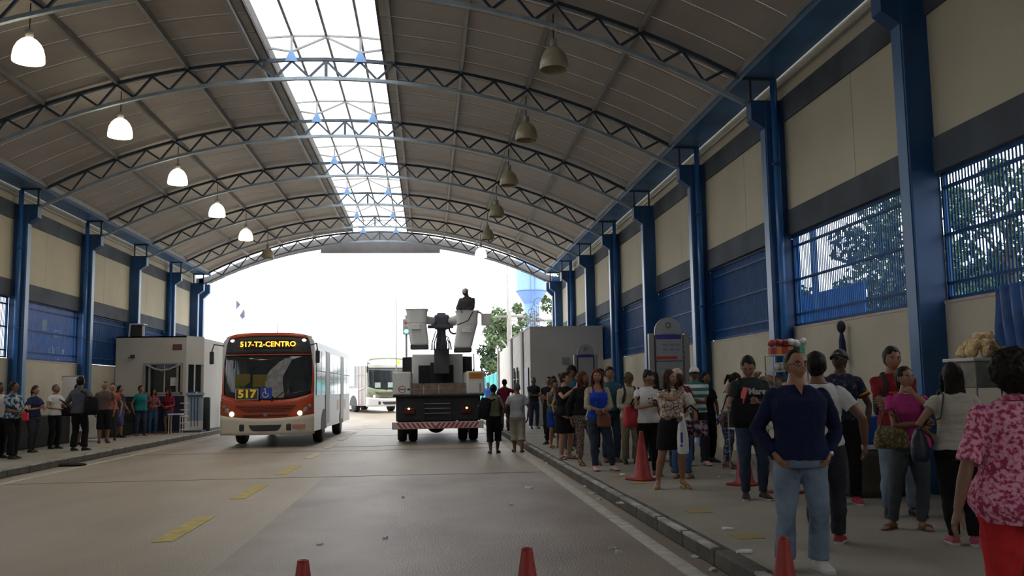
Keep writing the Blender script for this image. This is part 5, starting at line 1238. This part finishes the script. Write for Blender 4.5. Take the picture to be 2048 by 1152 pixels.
for x0, x1, z0, z1 in ((wx0-.09,wx0,wz0-.08,wz1+.06),(wx1,wx1+.09,wz0-.08,wz1+.06),(wx0,wx1,wz1,wz1+.06),(wx0-.09,wx1+.09,wz0-.08,wz0),(wx0+.10,wx0+.17,wz0,wz1),(wx1-.15,wx1-.08,wz0,wz1)): fr.bbox(x0,x1,Yh-.03,Yh+.06,z0,z1,.008)
obj('window_frame', fr, mat('frame_grey', (.30,.29,.27), .6), hut)
obj('window_post', MB().box(-9.63,-9.60,Yh+.04,Yh+.09,wz0,wz1), white_p, hut)
obj('notice', MB().box(-9.40,-9.20,Yh+.05,Yh+.055,1.85,2.15), white_p, hut)
gar = MB(); random.seed(5)
pts = [(wx0+.02+(wx1-wx0-.04)*i/24, Yh-.05, wz1+.0-.20*math.sin(math.pi*i/24)+random.uniform(-.012,.012)) for i in range(25)]
gar.tube(pts, [.028+.012*(i%2) for i in range(25)], 6)
o = obj('tinsel_garland', gar, mat('tinsel', (.50,.50,.48), .4, metal=.5, bump=1, bscale=80)); tag(o, 'silvery tinsel garland sagging across the ticket window', 'garland')
si = obj('name_plate', MB().bbox(-9.32, -9.0, Yh-.03, Yh-.005, 3.16, 3.36, .004), mat('plate_dark_red', (.10,.03,.035), .6), hut)
q = MB(); 
for i in range(2): q.box(-9.29, -9.04, Yh-.036, Yh-.03, 3.21+.07*i, 3.235+.07*i)
obj('plate_writing', q, mat('plate_writing', (.25,.12,.12), .7), si)
o = obj('flood_lamp', MB().bbox(-.07,.07,-.12,.02,-.06,.06,.02), dark); o.location = (-10.72, Yh-.02, 2.93); tag(o, 'small dark lamp fixed on the white wall of the ticket hut', 'lamp'); obj('bracket', MB().bar((0,.0,0),(-.18,.0,-.04),.02), dark, o)
lsp = thing('loudspeaker_box', 'black loudspeaker box with a pale lid on top of the ticket hut', 'loudspeaker', (-10.75, 35.5, zt)); obj('cabinet', MB().bbox(-.22,.17,0,.35,.03,.46,.02), dark, lsp); obj('lid', MB().bbox(-.27,.24,-.08,.4,.46,.50,.01), white_p, lsp)
obj('leg', MB().bar((-.3,0,0),(-.27,0,.48),.04), white_p, lsp)
# gate, second building and tank beyond the hut
g2 = thing('gate_building', 'cream block with a tall barred gate and a white post, beyond the ticket hut', 'building', (0,0,0))
obj('wall_block', MB().box(-10.4, -8.95+.3, 43.0, 43.3, 2.75, 3.75), cream, g2); obj('white_post', MB().bbox(-8.75, -8.28, 43.0, 43.5, .15, 3.75, .01), hw, g2); obj('post_base', MB().box(-8.77,-8.26,42.98,43.0,.15,1.5), hb_, g2)
gt = obj('gate_frame', MB().bar((-9.9,43.1,.3),(-8.8,43.1,.3),.05).bar((-9.9,43.1,2.7),(-8.8,43.1,2.7),.05), dark, g2)
for i in range(13): obj('gate_bar', MB().bar((-9.85+.085*i,43.1,.25),(-9.85+.085*i,43.1,2.7),.022), mat('gate_grey', (.10,.10,.10), .6), gt)
obj('gate_sheet', MB().box(-9.9,-8.8,43.14,43.16,.2,2.72), mat('gate_sheet_grey', (.17,.165,.155), .7), g2)
wt_ = thing('water_tank', 'small blue water tank with rounded lid on the roof beyond the ticket hut', 'tank', (-8.5, 43.6, 3.75)); obj('tank', MB().lathe([(.0,0),(.32,0),(.34,.22),(.36,.24),(.30,.34),(.12,.42),(0,.43)], 22), mat('tank_blue', (.04,.09,.16), .6), wt_, True)
for j, (xx, yy2, lab) in enumerate(((-8.30, 38.4, 'white tubular handrail between the ticket hut and the orange bus'), (-8.95, 34.75, 'white stub rails on the corner of the ticket hut'))):
    r = thing('handrail', lab, 'railing', (xx, yy2, .15), math.radians(12 if j == 0 else 0)); wdt = 1.05 if j == 0 else .30
    for i in range(5): obj('rail', MB().tube([(0,0,.12+.235*i),(wdt,0,.12+.235*i)], .022, 8), white_p, r, True)
    if j == 0:
        for x in (0, wdt*.75): obj('post', MB().tube([(x,0,0),(x,0,1.08)], .025, 8), dark if x == 0 else white_p, r, True)
t = thing('turnstile_post', 'dark round bollard beside the side window of the ticket hut', 'bollard', (-8.28, 35.9, .15)); obj('post', MB().lathe([(0,0),(.13,0),(.13,1.22),(.11,1.26),(0,1.27)], 18), mat('bollard_dark', (.03,.05,.055), .6), t, True)
# dark bench / planter along the left wall and poster stand
pl_ = thing('low_dark_barrier', 'long dark low barrier with hedge-like top along the left wall', 'barrier', (0,0,0))
obj('body', MB().bbox(XL+.42, XL+.80, 31.2, 34.8, .15, 1.30, .04), mat('barrier_black', (.012,.013,.014), .9, bump=1, bscale=12), pl_)
obj('body', MB().bbox(XL+.42, XL+.72, 22.0, 29.0, .15, 1.0, .04), mat('barrier_black', (0,0,0)), pl_)
obj('ledge', MB().bbox(XL+.80, XL+.95, 33.2, 34.7, .15, .55, .03), mat('barrier_green', (.02,.024,.018), .9), pl_)
ps = thing('poster_stand', 'white leaning display board behind the tall man in slate grey', 'sign', (-10.35, 29.9, .15), math.radians(20)); obj('board', MB().bbox(-.28,.28,-.02,.02,.1,1.35,.01), mat('display_white', (.55,.55,.53), .4), ps); obj('foot', MB().bbox(-.30,.30,-.18,.22,0,.07,.02), mat('display_silver', (.6,.6,.6), .3), ps)
ns = thing('notice_board', 'white framed notice board by the left wall behind the waiting men', 'sign', (-10.75, 29.35, .15)); obj('board', MB().bbox(-.30,.30,-.02,.02,.9,1.95,.01), white_p, ns); obj('frame', MB().bbox(-.32,.32,-.0,.03,1.86,2.0,.005), mat('notice_head', (.25,.25,.24), .6), ns); obj('leg', MB().bar((-.27,0,0),(-.27,0,1),.04), white_p, ns); obj('leg', MB().bar((.27,0,0),(.27,0,1),.04), white_p, ns)
# white table by the hut
tb = thing('folding_table', 'small white folding table beside the women at the ticket hut', 'table', (-8.97, 34.2, .15)); obj('top', MB().bbox(-.22,.25,-.2,.2,.66,.70,.01), white_p, tb)
for a in (-.18,.21):
    for b_ in (-.16,.16): obj('leg', MB().tube([(a,b_,0),(a,b_,.66)], .015, 6), white_p, tb)
# advert vehicle behind the left grille
av = thing('advert_panel', 'purple advertising side of a parked vehicle behind the fourth left grille', 'vehicle', (XL-1.6, 30.6, 0))
obj('panel', MB().bbox(-.05,.0,.85,5.6,.9,4.9,.02), mat('purple_panel', (.13,.10,.22), .5, var=.2), av)
obj('skirt', MB().bbox(-.04,.01,.85,5.6,.5,.9,.02), dark, av)
wl = mat('panel_lettering', (.55,.57,.65), .6)
for s_, sz, yv, z in (('cni', .62, 3.2, 3.75), ('a la Mi ur', .38, 3.2, 3.12), ('l v', .38, 3.2, 2.78)):
    text('lettering', s_, sz, wl, av, (.02, yv, z), (math.pi/2, 0, math.pi/2), .004, .004)
obj('yellow_mark', MB().box(.0,.02,1.9,2.25,3.75,4.1), mat('yellow_mark2', (.45,.42,.12), .6), av); obj('blue_mark', MB().box(.0,.02,1.9,2.25,3.3,3.6), mat('blue_mark', (.05,.14,.5), .6), av)
for yv in (1.4, 4.6): wheel(av, -.15, yv, .45, .25)

# ------------------------------------------------------------------ right white hut
rh = thing('white_hut', 'plain white hut with door and barred window on the right pavement under the grilles', 'hut', (0,0,0))
Yr = 35.0; X0 = 3.83; zr_ = 3.84
rhm = mat('right_hut_white', (.46,.45,.43), .85, var=.06, scale=.8, bump=.2)
obj('front_wall', MB().box(X0, XR, Yr, Yr+.2, .15, zr_), rhm, rh); obj('roof_slab', MB().box(X0-.02, XR, Yr-.02, 44.8, zr_, zr_+.05), rhm, rh)
obj('side_wall', MB().box(X0, X0+.2, Yr+.2, 44.8, .15, zr_), mat('right_hut_side', (.50,.50,.49), .85), rh)
for yv in (37.4, 42.4): obj('side_pillar', MB().box(X0-.06, X0, yv, yv+.7, .15, zr_), mat('hut_grey_pillar', (.20,.19,.18), .8), rh)
dr = obj('door', MB().bbox(X0-.05, X0, 35.5, 36.9, .15, 2.35, .01), mat('door_navy', (.02,.022,.05), .5), rh); obj('handle', MB().box(X0-.08,X0-.05,35.65,35.7,1.1,1.25), steel, dr)
for yv in (39.5, 41.0):
    wn = obj('barred_window', MB().box(X0-.02, X0, yv, yv+.5, 1.6, 2.3), dark, rh)
    for q_ in (yv+.1, yv+.35): obj('window_bar', MB().bar((X0-.06,q_,1.45),(X0-.06,q_,2.45),.05), dark, wn)
    obj('window_bar', MB().bar((X0-.06,yv-.1,1.95),(X0-.06,yv+.6,1.95),.04), steel, wn)
obj('junction_box', MB().bbox(5.02,5.28,Yr-.08,Yr,2.45,2.70,.01), steel, rh)
# ------------------------------------------------------------------ arched information totems
tot_m = mat('totem_grey', (.26,.265,.28), .45, var=.05); tot_p = mat('totem_post', (.22,.215,.20), .4, var=.1)
def totem(label, x0, x1, xi0, xi1, Y, zsq, ztop, full):
    t = thing('information_totem', label, 'sign', ((x0+x1)/2, Y, .15)); cx = (x0+x1)/2; a, b = xi0-cx, xi1-cx; r = (b-a)/2; c = (a+b)/2; zs = zsq-.15; zt_ = ztop-.15; zo = zt_-r
    poly = [(a, .15), (b, .15), (b, zo)] + [(c+r*math.cos(q), zo+r*math.sin(q)) for q in [math.pi*i/16 for i in range(1,16)]] + [(a, zo)]
    obj('panel', MB().rings([[(px, -.03, pz) for px, pz in poly], [(px, .03, pz) for px, pz in poly]][::-1]), tot_m, t)
    for s in (-1, 1):
        e = (x0-cx) if s < 0 else (x1-cx-.10); obj('post', MB().bbox(e, e+.10, -.06, .06, 0, zs, .01), tot_p, t)
        e2 = (x0-cx+.10) if s < 0 else (x1-cx-.14); obj('post_fin', MB().box(e2, e2+.04, -.03, .03, 0, zs-.03), mat('fin_dark', (.10,.10,.09), .6), t)
    ph = obj('header_band', MB().box(a+.02, b-.02, -.038, -.03, zo-.16, zo-.07), mat('header_blue', (.03,.03,.22), .6), t)
    q = MB(); q.tube([(c+.045*math.cos(i*.524), -.035, zt_-.16+.055*math.sin(i*.524)) for i in range(13)], .014, 5); obj('crest', q, mat('crest_grey', (.13,.13,.10), .7), t)
    n = MB(); random.seed(2)
    for i in range(9): n.box(c-.15+.035*i, c-.15+.035*i+.022, -.036, -.03, zt_-.36, zt_-.325)
    obj('town_name', n, mat('print_blue_grey', (.09,.13,.26), .7), t)
    if full:
        obj('red_band', MB().box(a+.02, a+.44, -.038, -.03, zo-.56, zo-.50), mat('band_red', (.38,.03,.035), .6), t)
        obj('divider', MB().box(a, b, -.04, -.03, zo-.605, zo-.59), dark, t)
        n = MB()
        for i in range(3):
            for j in range(4): 
                if i == 2 and j < 3: continue
                n.box(a+.15+.13*j, a+.25+.13*j, -.036, -.03, zo-.29-.10*i, zo-.255-.10*i)
        for i in range(6): n.box(a+.06, a+.30+.05*(i*7%5), -.036, -.03, zo-.76-.09*i, zo-.745-.09*i); n.box(a+.42, b-.06, -.036, -.03, zo-.80-.10*i, zo-.788-.10*i)
        obj('timetable_print', n, mat('print_pale_blue', (.15,.19,.27), .7), t)
    return t
totem('large arched grey information totem with blue header and red band, behind the striped polo', 4.36, 5.18, 4.49, 5.04, 17.0+1.2, 2.60, 2.92, True)
totem('small arched grey information totem in front of the white hut on the right', 4.86, 5.66, 4.98, 5.54, 31.0, 2.66, 3.0, False)

# ------------------------------------------------------------------ snack stalls
plastic = mat('clear_crinkled_plastic', (.55,.55,.53), .25, var=.2, scale=20, bump=1, bscale=40)
chip = mat('yellow_snacks_in_plastic', (.60,.36,.09), .3, col2=(.80,.66,.40), scale=24, bump=1, bscale=35); brn = mat('brown_snacks_in_plastic', (.20,.09,.05), .3, col2=(.42,.32,.25), scale=26, bump=1, bscale=40)
def packet(x, y, z, sz, m, lab, grp, rot=None):
    b = MB(); random.seed(int(x*1000+z*7777) % 9973); R = []
    for zz, k in ((-.5,.55),(-.35,.95),(0,1.0),(.3,.85),(.45,.35),(.52,.18),(.62,.42)):
        R.append([Vector((sz*.5*k*math.cos(2*math.pi*j/10)*random.uniform(.8,1.15), sz*.36*k*math.sin(2*math.pi*j/10)*random.uniform(.8,1.15), sz*.8*zz)) for j in range(10)])
    b.rings(R); o = obj('snack_packet', b, m, None, True); o.location = (x, y, z); o.rotation_euler = rot or (random.uniform(-1.4,-.6), random.uniform(-.8,.8), random.uniform(0,6))
    tag(o, lab, 'snack packet', grp)
# near stall on the right
st = thing('snack_stall', 'vendor stall with glass case at the right picture edge by the blue tarpaulin', 'stall', (6.02, 9.9, .15))
obj('cabinet', MB().bbox(-.15,.55,-.35,.35,0,.80,.02), mat('stall_dark', (.06,.06,.055), .7), st)
gc = obj('glass_case', MB().bbox(-.12,.60,-.28,.28,1.33,1.62,.01), mat('case_glass', (.20,.20,.17), .15, var=.3, scale=5), st); obj('case_rim', MB().bbox(-.15,.63,-.31,.31,1.62,1.66,.01), mat('tray_white', (.5,.5,.5), .5), gc)
obj('case_food', MB().bbox(.10,.42,-.30,-.285,1.37,1.46,.005), mat('case_food', (.42,.26,.04), .6, col2=(.25,.12,.03), scale=30), gc)
for x in (-.10,.57):
    for y in (-.25,.25): obj('leg', MB().tube([(x,y,.8),(x,y,1.33)], .014, 6), steel, st)
for i in range(17):
    a = i*.9; lay = 0 if i < 9 else (1 if i < 14 else 2); r = (.27,.17,.07)[lay]
    packet(6.16+.8*r*math.cos(a), 9.86+r*.6*math.sin(a), 1.885+.075*lay, .165, chip, 'clear packet of yellow crisps in the pile on the glass case', 'crisp packets on the glass case')
for i in range(9):
    a = i*1.3; lay = 0 if i < 5 else 1
    packet(6.42+.10*math.cos(a), 10.05+.1*math.sin(a), 1.91+.11*lay, .14, brn, 'clear packet of brown snacks right of the yellow crisps', 'brown snack packets on the stall')
for i, (x, m_, lab) in enumerate(((.30,'bottle_dark','dark bottle with green cap on the near stall, left of the orange one'),(.46,'bottle_orange','orange juice bottle on the near stall beside the dark bottle'),(.12,'bottle_clear','clear bottle on the near stall, leftmost of the bottles'))):
    bm_ = {'bottle_dark': mat('bottle_dark', (.02,.03,.04), .2), 'bottle_orange': mat('bottle_orange', (.6,.16,.03), .3), 'bottle_clear': mat('bottle_clear', (.25,.27,.26), .2)}[m_]
    o = thing('bottle', lab, 'bottle', (6.02+x*.9, 9.72, .95), 0, 'bottles on the near stall'); obj('bottle_body', MB().lathe([(0,0),(.036,0),(.038,.02),(.038,.15),(.015,.21),(.014,.24),(0,.24)], 16), bm_, o, True); obj('lid', MB().cyl((0,0,.24), .016, .025, 12), mat('cap_green', (.05,.3,.12), .5), o)
# tarpaulin
tp = MB(); R = []
for i in range(25):
    y = 9.78-.66*i/24; z1 = 2.60 if i > 2 else 2.56; R.append([(6.30+.11*math.sin(i*.95-k*.55+.3*math.sin(k*.7))*(.25+k/10)+.03*k/10, y - .05*(k/10), z1-(z1-1.15)*k/10) for k in range(11)])
V_ = [p for r in R for p in r]; Fs = [(i*11+j, (i+1)*11+j, (i+1)*11+j+1, i*11+j+1) for i in range(24) for j in range(10)]
tp.add(V_, Fs); o = obj('tarpaulin', tp, mat('blue_tarpaulin', (.022,.085,.26), .5, var=.3, scale=4, bump=.4, bscale=12), None, True); sd_ = o.modifiers.new('t','SOLIDIFY'); sd_.thickness = .01
tag(o, 'blue tarpaulin hanging in folds at the right edge behind the snack stall', 'tarpaulin')
o = obj('post', MB().bbox(6.20,6.38,8.90,9.05,.15,2.75,.01), mat('grey_post', (.18,.17,.15), .8)); tag(o, 'pale grey post at the right picture edge beside the tarpaulin', 'post')
# far stall behind the man in navy
s2 = thing('snack_rack', 'snack rack with shelves of packets behind the man in navy', 'stall', (5.55, 14.6, .15))
for z in (.70, 1.25, 1.60, 1.86): obj('shelf', MB().bbox(-.75 if z < 1.4 else -.1,.50,-.2,.2,z,z+.02,.004), mat('rack_white', (.40,.40,.38), .6), s2)
for x in (-.08,.48):
    for y in (-.18,.18): obj('rack_post', MB().tube([(x,y,0),(x,y,1.88)], .012, 6), steel, s2)
for x in (-.73,): 
    for y in (-.18,.18): obj('rack_post', MB().tube([(x,y,0),(x,y,1.27)], .012, 6), steel, s2)
for i in range(15): packet(4.90+.062*i+.02*(i%3), 14.5+.1*(i%2), 1.52+.10*(i%3)*(1 if i < 8 else .6), .17, brn if i % 3 else plastic, 'small packet of brown snacks on the lower shelf of the snack rack', 'snack packets on the rack')
random.seed(9)
for i, (c_, nm) in enumerate((((.30,.04,.03),'red'),((.55,.16,.03),'orange'),((.30,.05,.03),'red'),((.55,.18,.03),'orange'),((.02,.02,.03),'black'),((.10,.35,.25),'green'))):
    o = obj('snack_box', MB().bbox(-.045,.045,-.06,.06,0,.11+.01*(i%2),.004), mat('box_'+nm, c_, .5)); o.location = (5.50+.095*i, 14.52, 2.035); tag(o, '%s snack box on the top shelf of the rack, %s from the left' % (nm, ORD[i] if i else 'first'), 'box', 'snack boxes on the rack')
for i in range(6): packet(5.50+.10*i, 14.5, 2.21+.02*(i%2), .15, plastic if i > 2 else mat('box_red', (0,0,0)), 'crumpled shiny packet lying on the snack boxes of the rack', 'shiny packets on the top shelf')
for i in range(5): packet(5.55+.09*i, 14.48, 1.84, .15, plastic, 'crumpled clear packet on the middle shelf of the rack', 'clear packets on the middle shelf')
o = obj('juice_carton', MB().bbox(-.05,.05,-.05,.05,0,.20,.01), mat('box_orange', (0,0,0))); o.location = (6.1, 14.3, 1.42+.0); tag(o, 'orange juice carton beside the head of the man in the white t-shirt', 'carton')
o = obj('crate_stand', MB().bbox(5.95,6.35,14.1,14.5,.15,1.42,.02), mat('stall_dark', (0,0,0))); tag(o, 'dark stand under the orange juice carton by the right wall', 'stand')
# cooler on a concrete block
cb = thing('concrete_block', 'rounded concrete block by the right wall behind the white t-shirt man', 'block', (5.55, 11.4, .15)); obj('block', MB().bbox(-.38,.15,-.25,.3,0,.58,.06), mat('block_concrete', (.085,.075,.06), .9, var=.3, bump=.6), cb); obj('dark_block', MB().bbox(.16,.42,-.2,.25,0,.55,.05), dark, cb)
ck = thing('cool_box', 'blue cool box with white rim between red t-shirt and white t-shirt', 'box', (5.55, 11.4, .73)); obj('box_body', MB().bbox(-.22,.35,-.2,.2,.06,.42,.03), mat('cooler_blue', (.015,.07,.35), .5), ck); obj('rim', MB().bbox(-.24,.37,-.22,.22,0,.06,.01), white_p, ck)
um = thing('hanging_umbrella', 'dark navy folded umbrella hanging from the right wall sill', 'umbrella', (6.50, 14.15, 1.80)); obj('canopy', MB().tube([(0,0,0),(.01,0,.15),(.0,0,.42),(.0,0,.55)], [.035,.06,.05,.025], 12), mat('umbrella_navy', (.015,.018,.07), .7, bump=.6), um, True); obj('hook_knot', MB().ell((0,0,.64),(.07,.06,.10),12,8), mat('umbrella_dark', (.02,.02,.035), .8, bump=.8), um, True); obj('handle', MB().cyl((0,0,-.1), .012, .12, 8), dark, um)

# ------------------------------------------------------------------ outside, beyond the portal
def tree(label, x, y, z0, h, r, m, seed, trunk=True, n=2600, leaf=.16, grp='trees outside', cz=.62):
    random.seed(seed); t = thing('tree', label, 'tree', (x, y, z0), 0, grp)
    if trunk:
        b = MB(); b.tube([(0,0,0),(.1,0,h*.3),(-.05,.1,h*.6),(.05,0,h*.8)], [.16,.12,.08,.03], 8)
        for i in range(7):
            a = i*2.4; z = h*(.35+.06*i); b.tube([(0,0,z),(r*.3*math.cos(a), r*.3*math.sin(a), z+h*.12),(r*.75*math.cos(a), r*.75*math.sin(a), z+h*.2)], [.06,.035,.012], 6)
        obj('trunk', b, mat('bark', (.06,.045,.03), .9), t)
    cl_ = [(random.gauss(0, r*.45), random.gauss(0, r*.45), h*cz+random.gauss(0, h*.16), random.uniform(.25,.55)*r*.6) for i in range(22)]
    V = []; Fc = []
    for i in range(n):
        c = random.choice(cl_); d = Vector((random.gauss(0,1), random.gauss(0,1), random.gauss(0,1))).normalized()*c[3]*random.uniform(.5,1)
        p = Vector(c[:3])+d; a = Vector((random.gauss(0,1), random.gauss(0,1), random.gauss(0,1))).normalized()*leaf; b_ = a.cross(Vector((random.gauss(0,1), random.gauss(0,1), random.gauss(0,1)))).normalized()*leaf*.45
        k = len(V); V += [p-a, p+b_, p+a, p-b_]; Fc.append((k, k+1, k+2, k+3))
    mb = MB(); mb.add(V, Fc); obj('foliage', mb, m, t, stuff=True); return t
leafm = mat('leaf_green', (.05,.10,.03), .6, var=.3, scale=1.5); leafd = mat('leaf_dark', (.03,.06,.025), .6, var=.3, scale=1.5); leafp = mat('leaf_pale', (.10,.15,.07), .7, var=.3)
tree('leafy tree behind the utility pole, left of the water tower', 5.3, 68, .3, 8.6, 1.9, leafp, 1, n=2200, leaf=.22)
tree('leafy tree right of the water tower by the portal corner', 14.3, 98, .3, 12.5, 3.0, leafm, 2, n=2600, leaf=.24)
tree('rounded dark tree far off above the teal shed', 6.3, 92, .3, 6.0, 2.6, leafd, 3, n=2400, leaf=.24, cz=.55)
tree('broad tree outside the nearest right grille', 10.6, 15.9, .3, 5.4, 1.7, leafm, 4, n=3300, leaf=.10, cz=.64)
tree('dense tree outside the second right grille', 11.2, 21.3, .3, 5.4, 2.1, leafm, 5, n=4600, leaf=.11, cz=.60)
tree('bushy dark shrub low outside the right grilles', 10.2, 17.6, .3, 4.4, 1.9, leafd, 6, n=4200, leaf=.10, cz=.72)
yard_m = mat('yard_ground', (.22,.20,.17), .9)
struct('yard_right', MB().box(XR+.25, 60, -14, 48.9, -.3, .3), yard_m); struct('yard_left', MB().box(-60, XL-.25, -14, 48.9, -.3, .3), yard_m)
o = obj('fence_post', MB().bbox(8.0,8.10,18.6,18.7,.3,5.2,.01), blue); tag(o, 'blue post standing outside the second right grille', 'post')
o = obj('low_blue_fence', MB().bbox(8.3,8.35,17.0,21.5,.3,3.5,.01), blue_d); tag(o, 'low blue sheet fence outside the second right grille', 'fence')
o = obj('market_roof', MB().bbox(11,14,12,16,2.2,2.6,.05), mat('turquoise_roof', (.10,.42,.44), .6)); tag(o, 'turquoise roof glimpsed under the second right grille', 'roof')
# water tower
twm = mat('tower_blue', (.17,.29,.62), .6, var=.05)
wtw = thing('water_tower', 'pale blue water tower on a round shaft right of the portal centre', 'tower', (9.5, 85, .3))
obj('shaft', MB().lathe([(0,0),(.72,0),(.70,9.3),(0,9.3)], 26), twm, wtw, True)
obj('tank', MB().lathe([(.70,9.0),(1.40,10.1),(1.42,10.2),(1.38,10.25),(1.38,14.3),(1.2,14.6),(0,14.8)], 30), twm, wtw, True)
obj('rim', MB().lathe([(1.38,10.12),(1.46,10.14),(1.46,10.22),(1.38,10.24)], 30), mat('tower_rim', (.10,.17,.38), .6), wtw, True)
ld = MB()
for x in (-.22,.18): ld.bar((x-.0,-1.45,9.3),(x,-1.50,14.5),.05)
for i in range(11): ld.bar((-.22,-.86,.6+.8*i),(.18,-.86,.6+.8*i),.04)
for x in (-.22,.18): ld.bar((x,-.86,.2),(x,-.86,9.6),.04)
obj('ladder', ld, mat('tower_rim', (0,0,0)), wtw)
# poles
pm = mat('pole_concrete', (.30,.29,.27), .8); wirem = mat('cable_black', (.03,.03,.035), .7)
def pole(lab, x, y, h, r, arm=None):
    t = thing('utility_pole', lab, 'pole', (x, y, .3)); obj('shaft', MB().tube([(0,0,0),(0,0,h)], [r, r*.7], 12), pm, t, True)
    for a in (arm or []): obj('cross_arm', MB().bar((a[0],0,a[2]),(a[1],0,a[2]),.10,.12), pm, t)
    return t
p1_ = pole('slim street light pole rising high left of the water tower', 5.15, 60, 9.9, .10)
obj('lamp_arm', MB().tube([(0,0,9.8),(-.5,0,10.05),(-1.1,0,10.1)], [.05,.04,.03], 8), pm, p1_, True); obj('lamp_head', MB().ell((-1.25,0,10.08),(.30,.10,.06),12,6), pm, p1_, True)
p2_ = pole('thick concrete utility pole with cross arm left of the water tower', 4.55, 52, 5.6, .16, [(-.75,.9,5.3)])
p3_ = pole('utility pole wrapped in looped cables just left of the water tower', 5.75, 50, 5.4, .09, [(-.4,1.2,4.9)])
c = MB(); random.seed(8)
for i in range(14):
    z = 3.2+.2*i+random.uniform(-.1,.1); r = random.uniform(.10,.32); x = random.uniform(-.3,.25)
    c.tube([(x+r*math.cos(a), random.uniform(-.2,.2), z+r*math.sin(a)) for a in [j*.785 for j in range(9)]], .016, 5)
for i in range(6): x = -.35+.12*i; c.tube([(x,-.1,.6+i*.2),(x+.05,-.15,2.6),(x-.05,-.1,5.2+.1*i)], .018, 5)
obj('cable_coils', c, mat('cable_grey', (.10,.10,.10), .7), p3_, True); obj('splice_box', MB().bbox(-.2,.15,-.25,-.05,3.2,3.55,.02), dark, p3_)
w = MB()
for dz in (0,.25,.5,-.3): w.tube([(4.6,52,5.4+dz),(9,64,5.6+dz*.8),(16,84,6.8+dz)], .022, 5)
o = obj('overhead_wires', w, wirem); tag(o, 'overhead wires running right from the utility pole past the water tower', 'wires')
w = MB().bar((3.95,50.5,3.3+.9),(4.9,50.5,3.05),.07); o = obj('stay_rod', w, white_p); tag(o, 'white slanting stay rod left of the thick utility pole', 'rod')
# boundary wall running on beyond the right kerb
bw = thing('boundary_wall', 'white boundary wall continuing beyond the white hut outside the hall', 'wall', (0,0,0)); obj('wall_panel', MB().box(4.0,4.2,46.6,53.0,.15,3.6), hw, bw); obj('pier', MB().box(3.9,4.3,52.6,53.2,.15,3.7), mat('hut_grey_pillar',(0,0,0)), bw)
# teal shed
sh = thing('teal_shed', 'teal sheet metal shed seen beside the truck, with blue and red stripes', 'shed', (5.3, 78, .3))
R = [[(-1.6,0,0),(1.3,0,0),(1.3,0,2.9),(-1.6,0,1.9)],[(-1.6,4,0),(1.3,4,0),(1.3,4,2.9),(-1.6,4,1.9)]]
obj('shed_body', MB().rings(R), mat('shed_teal', (.10,.42,.42), .6), sh)
for i in range(9): obj('rib', MB().box(-1.55+.32*i,-1.52+.32*i,-.04,0,0,1.9+.11*i), mat('shed_teal_dark', (.05,.28,.28), .6), sh)
obj('stripe', MB().box(-1.6,1.3,-.05,-.0,1.25,1.38), mat('shed_blue', (.05,.15,.6), .5), sh); obj('red_stripe', MB().box(-1.6,-1.3,-.05,-.0,1.0,1.2), mat('shed_red', (.6,.05,.06), .5), sh)
# traffic light on a mast arm
tlg = thing('traffic_light', 'traffic light showing green behind the left lift bucket', 'traffic light', (-1.35, 60, .36))
obj('pole', MB().tube([(0,0,0),(0,0,6.0)], .07, 10), dark, tlg, True); hs = obj('housing', MB().bbox(-.22,.22,-.15,.15,4.75,5.75,.04), mat('signal_housing', (.10,.10,.12), .6), tlg)
for z, m_ in ((5.55, mat('signal_off_red', (.10,.03,.03), .5)), (5.25, mat('signal_off_amber', (.10,.08,.03), .5)), (4.95, mat('signal_green_lit', (.15,1,.75), .5, emit=2.0))): obj('lamp_lens', MB().ell((0,-.16,z),(.14,.06,.13),14,8), m_, hs, True)
tlg.location.x = -1.42
ant = obj('thin_mast', MB().tube([(0,0,0),(0,0,6.2)], .03, 6), mat('mast_grey', (.35,.35,.35), .6), None, True); ant.location = (-1.72, 50, .2); tag(ant, 'thin pale mast between the white bus and the lift bucket', 'mast')
# flag over the orange bus
fp = thing('flagpole', 'pale flagpole with a dark and white flag above the orange bus', 'flag', (-14.2, 70, .36)); obj('pole', MB().tube([(0,0,0),(0,0,8.3)], .04, 8), mat('flagpole_white', (.8,.8,.8), .5), fp, True)
fm = MB(); V_ = [(0,0,8.1),(.35,.1,7.8),(.75,-.05,7.35),(.95,.1,6.9),(.55,.1,6.7),(.25,.0,7.0)]
fm.rings([[(x,y,z) for x,y,z in V_],[(x,y+.02,z) for x,y,z in V_]][::-1]); fo = obj('flag', fm, white_p, fp)
obj('flag_patch', MB().rings([[(0,-.02,8.05),(.32,.0,7.72),(0,.0,7.25)],[(0,-.01,8.05),(.32,.01,7.72),(0,.01,7.25)]][::-1]), mat('flag_dark', (.10,.11,.16), .8), fo)
obj('flag_patch', MB().rings([[(.3,-.06,6.85),(.62,-.06,7.35),(.66,-.06,6.75),(.5,-.06,6.6)],[(.3,-.05,6.85),(.62,-.05,7.35),(.66,-.05,6.75),(.5,-.05,6.6)]][::-1]), mat('flag_dark', (0,0,0)), fo)
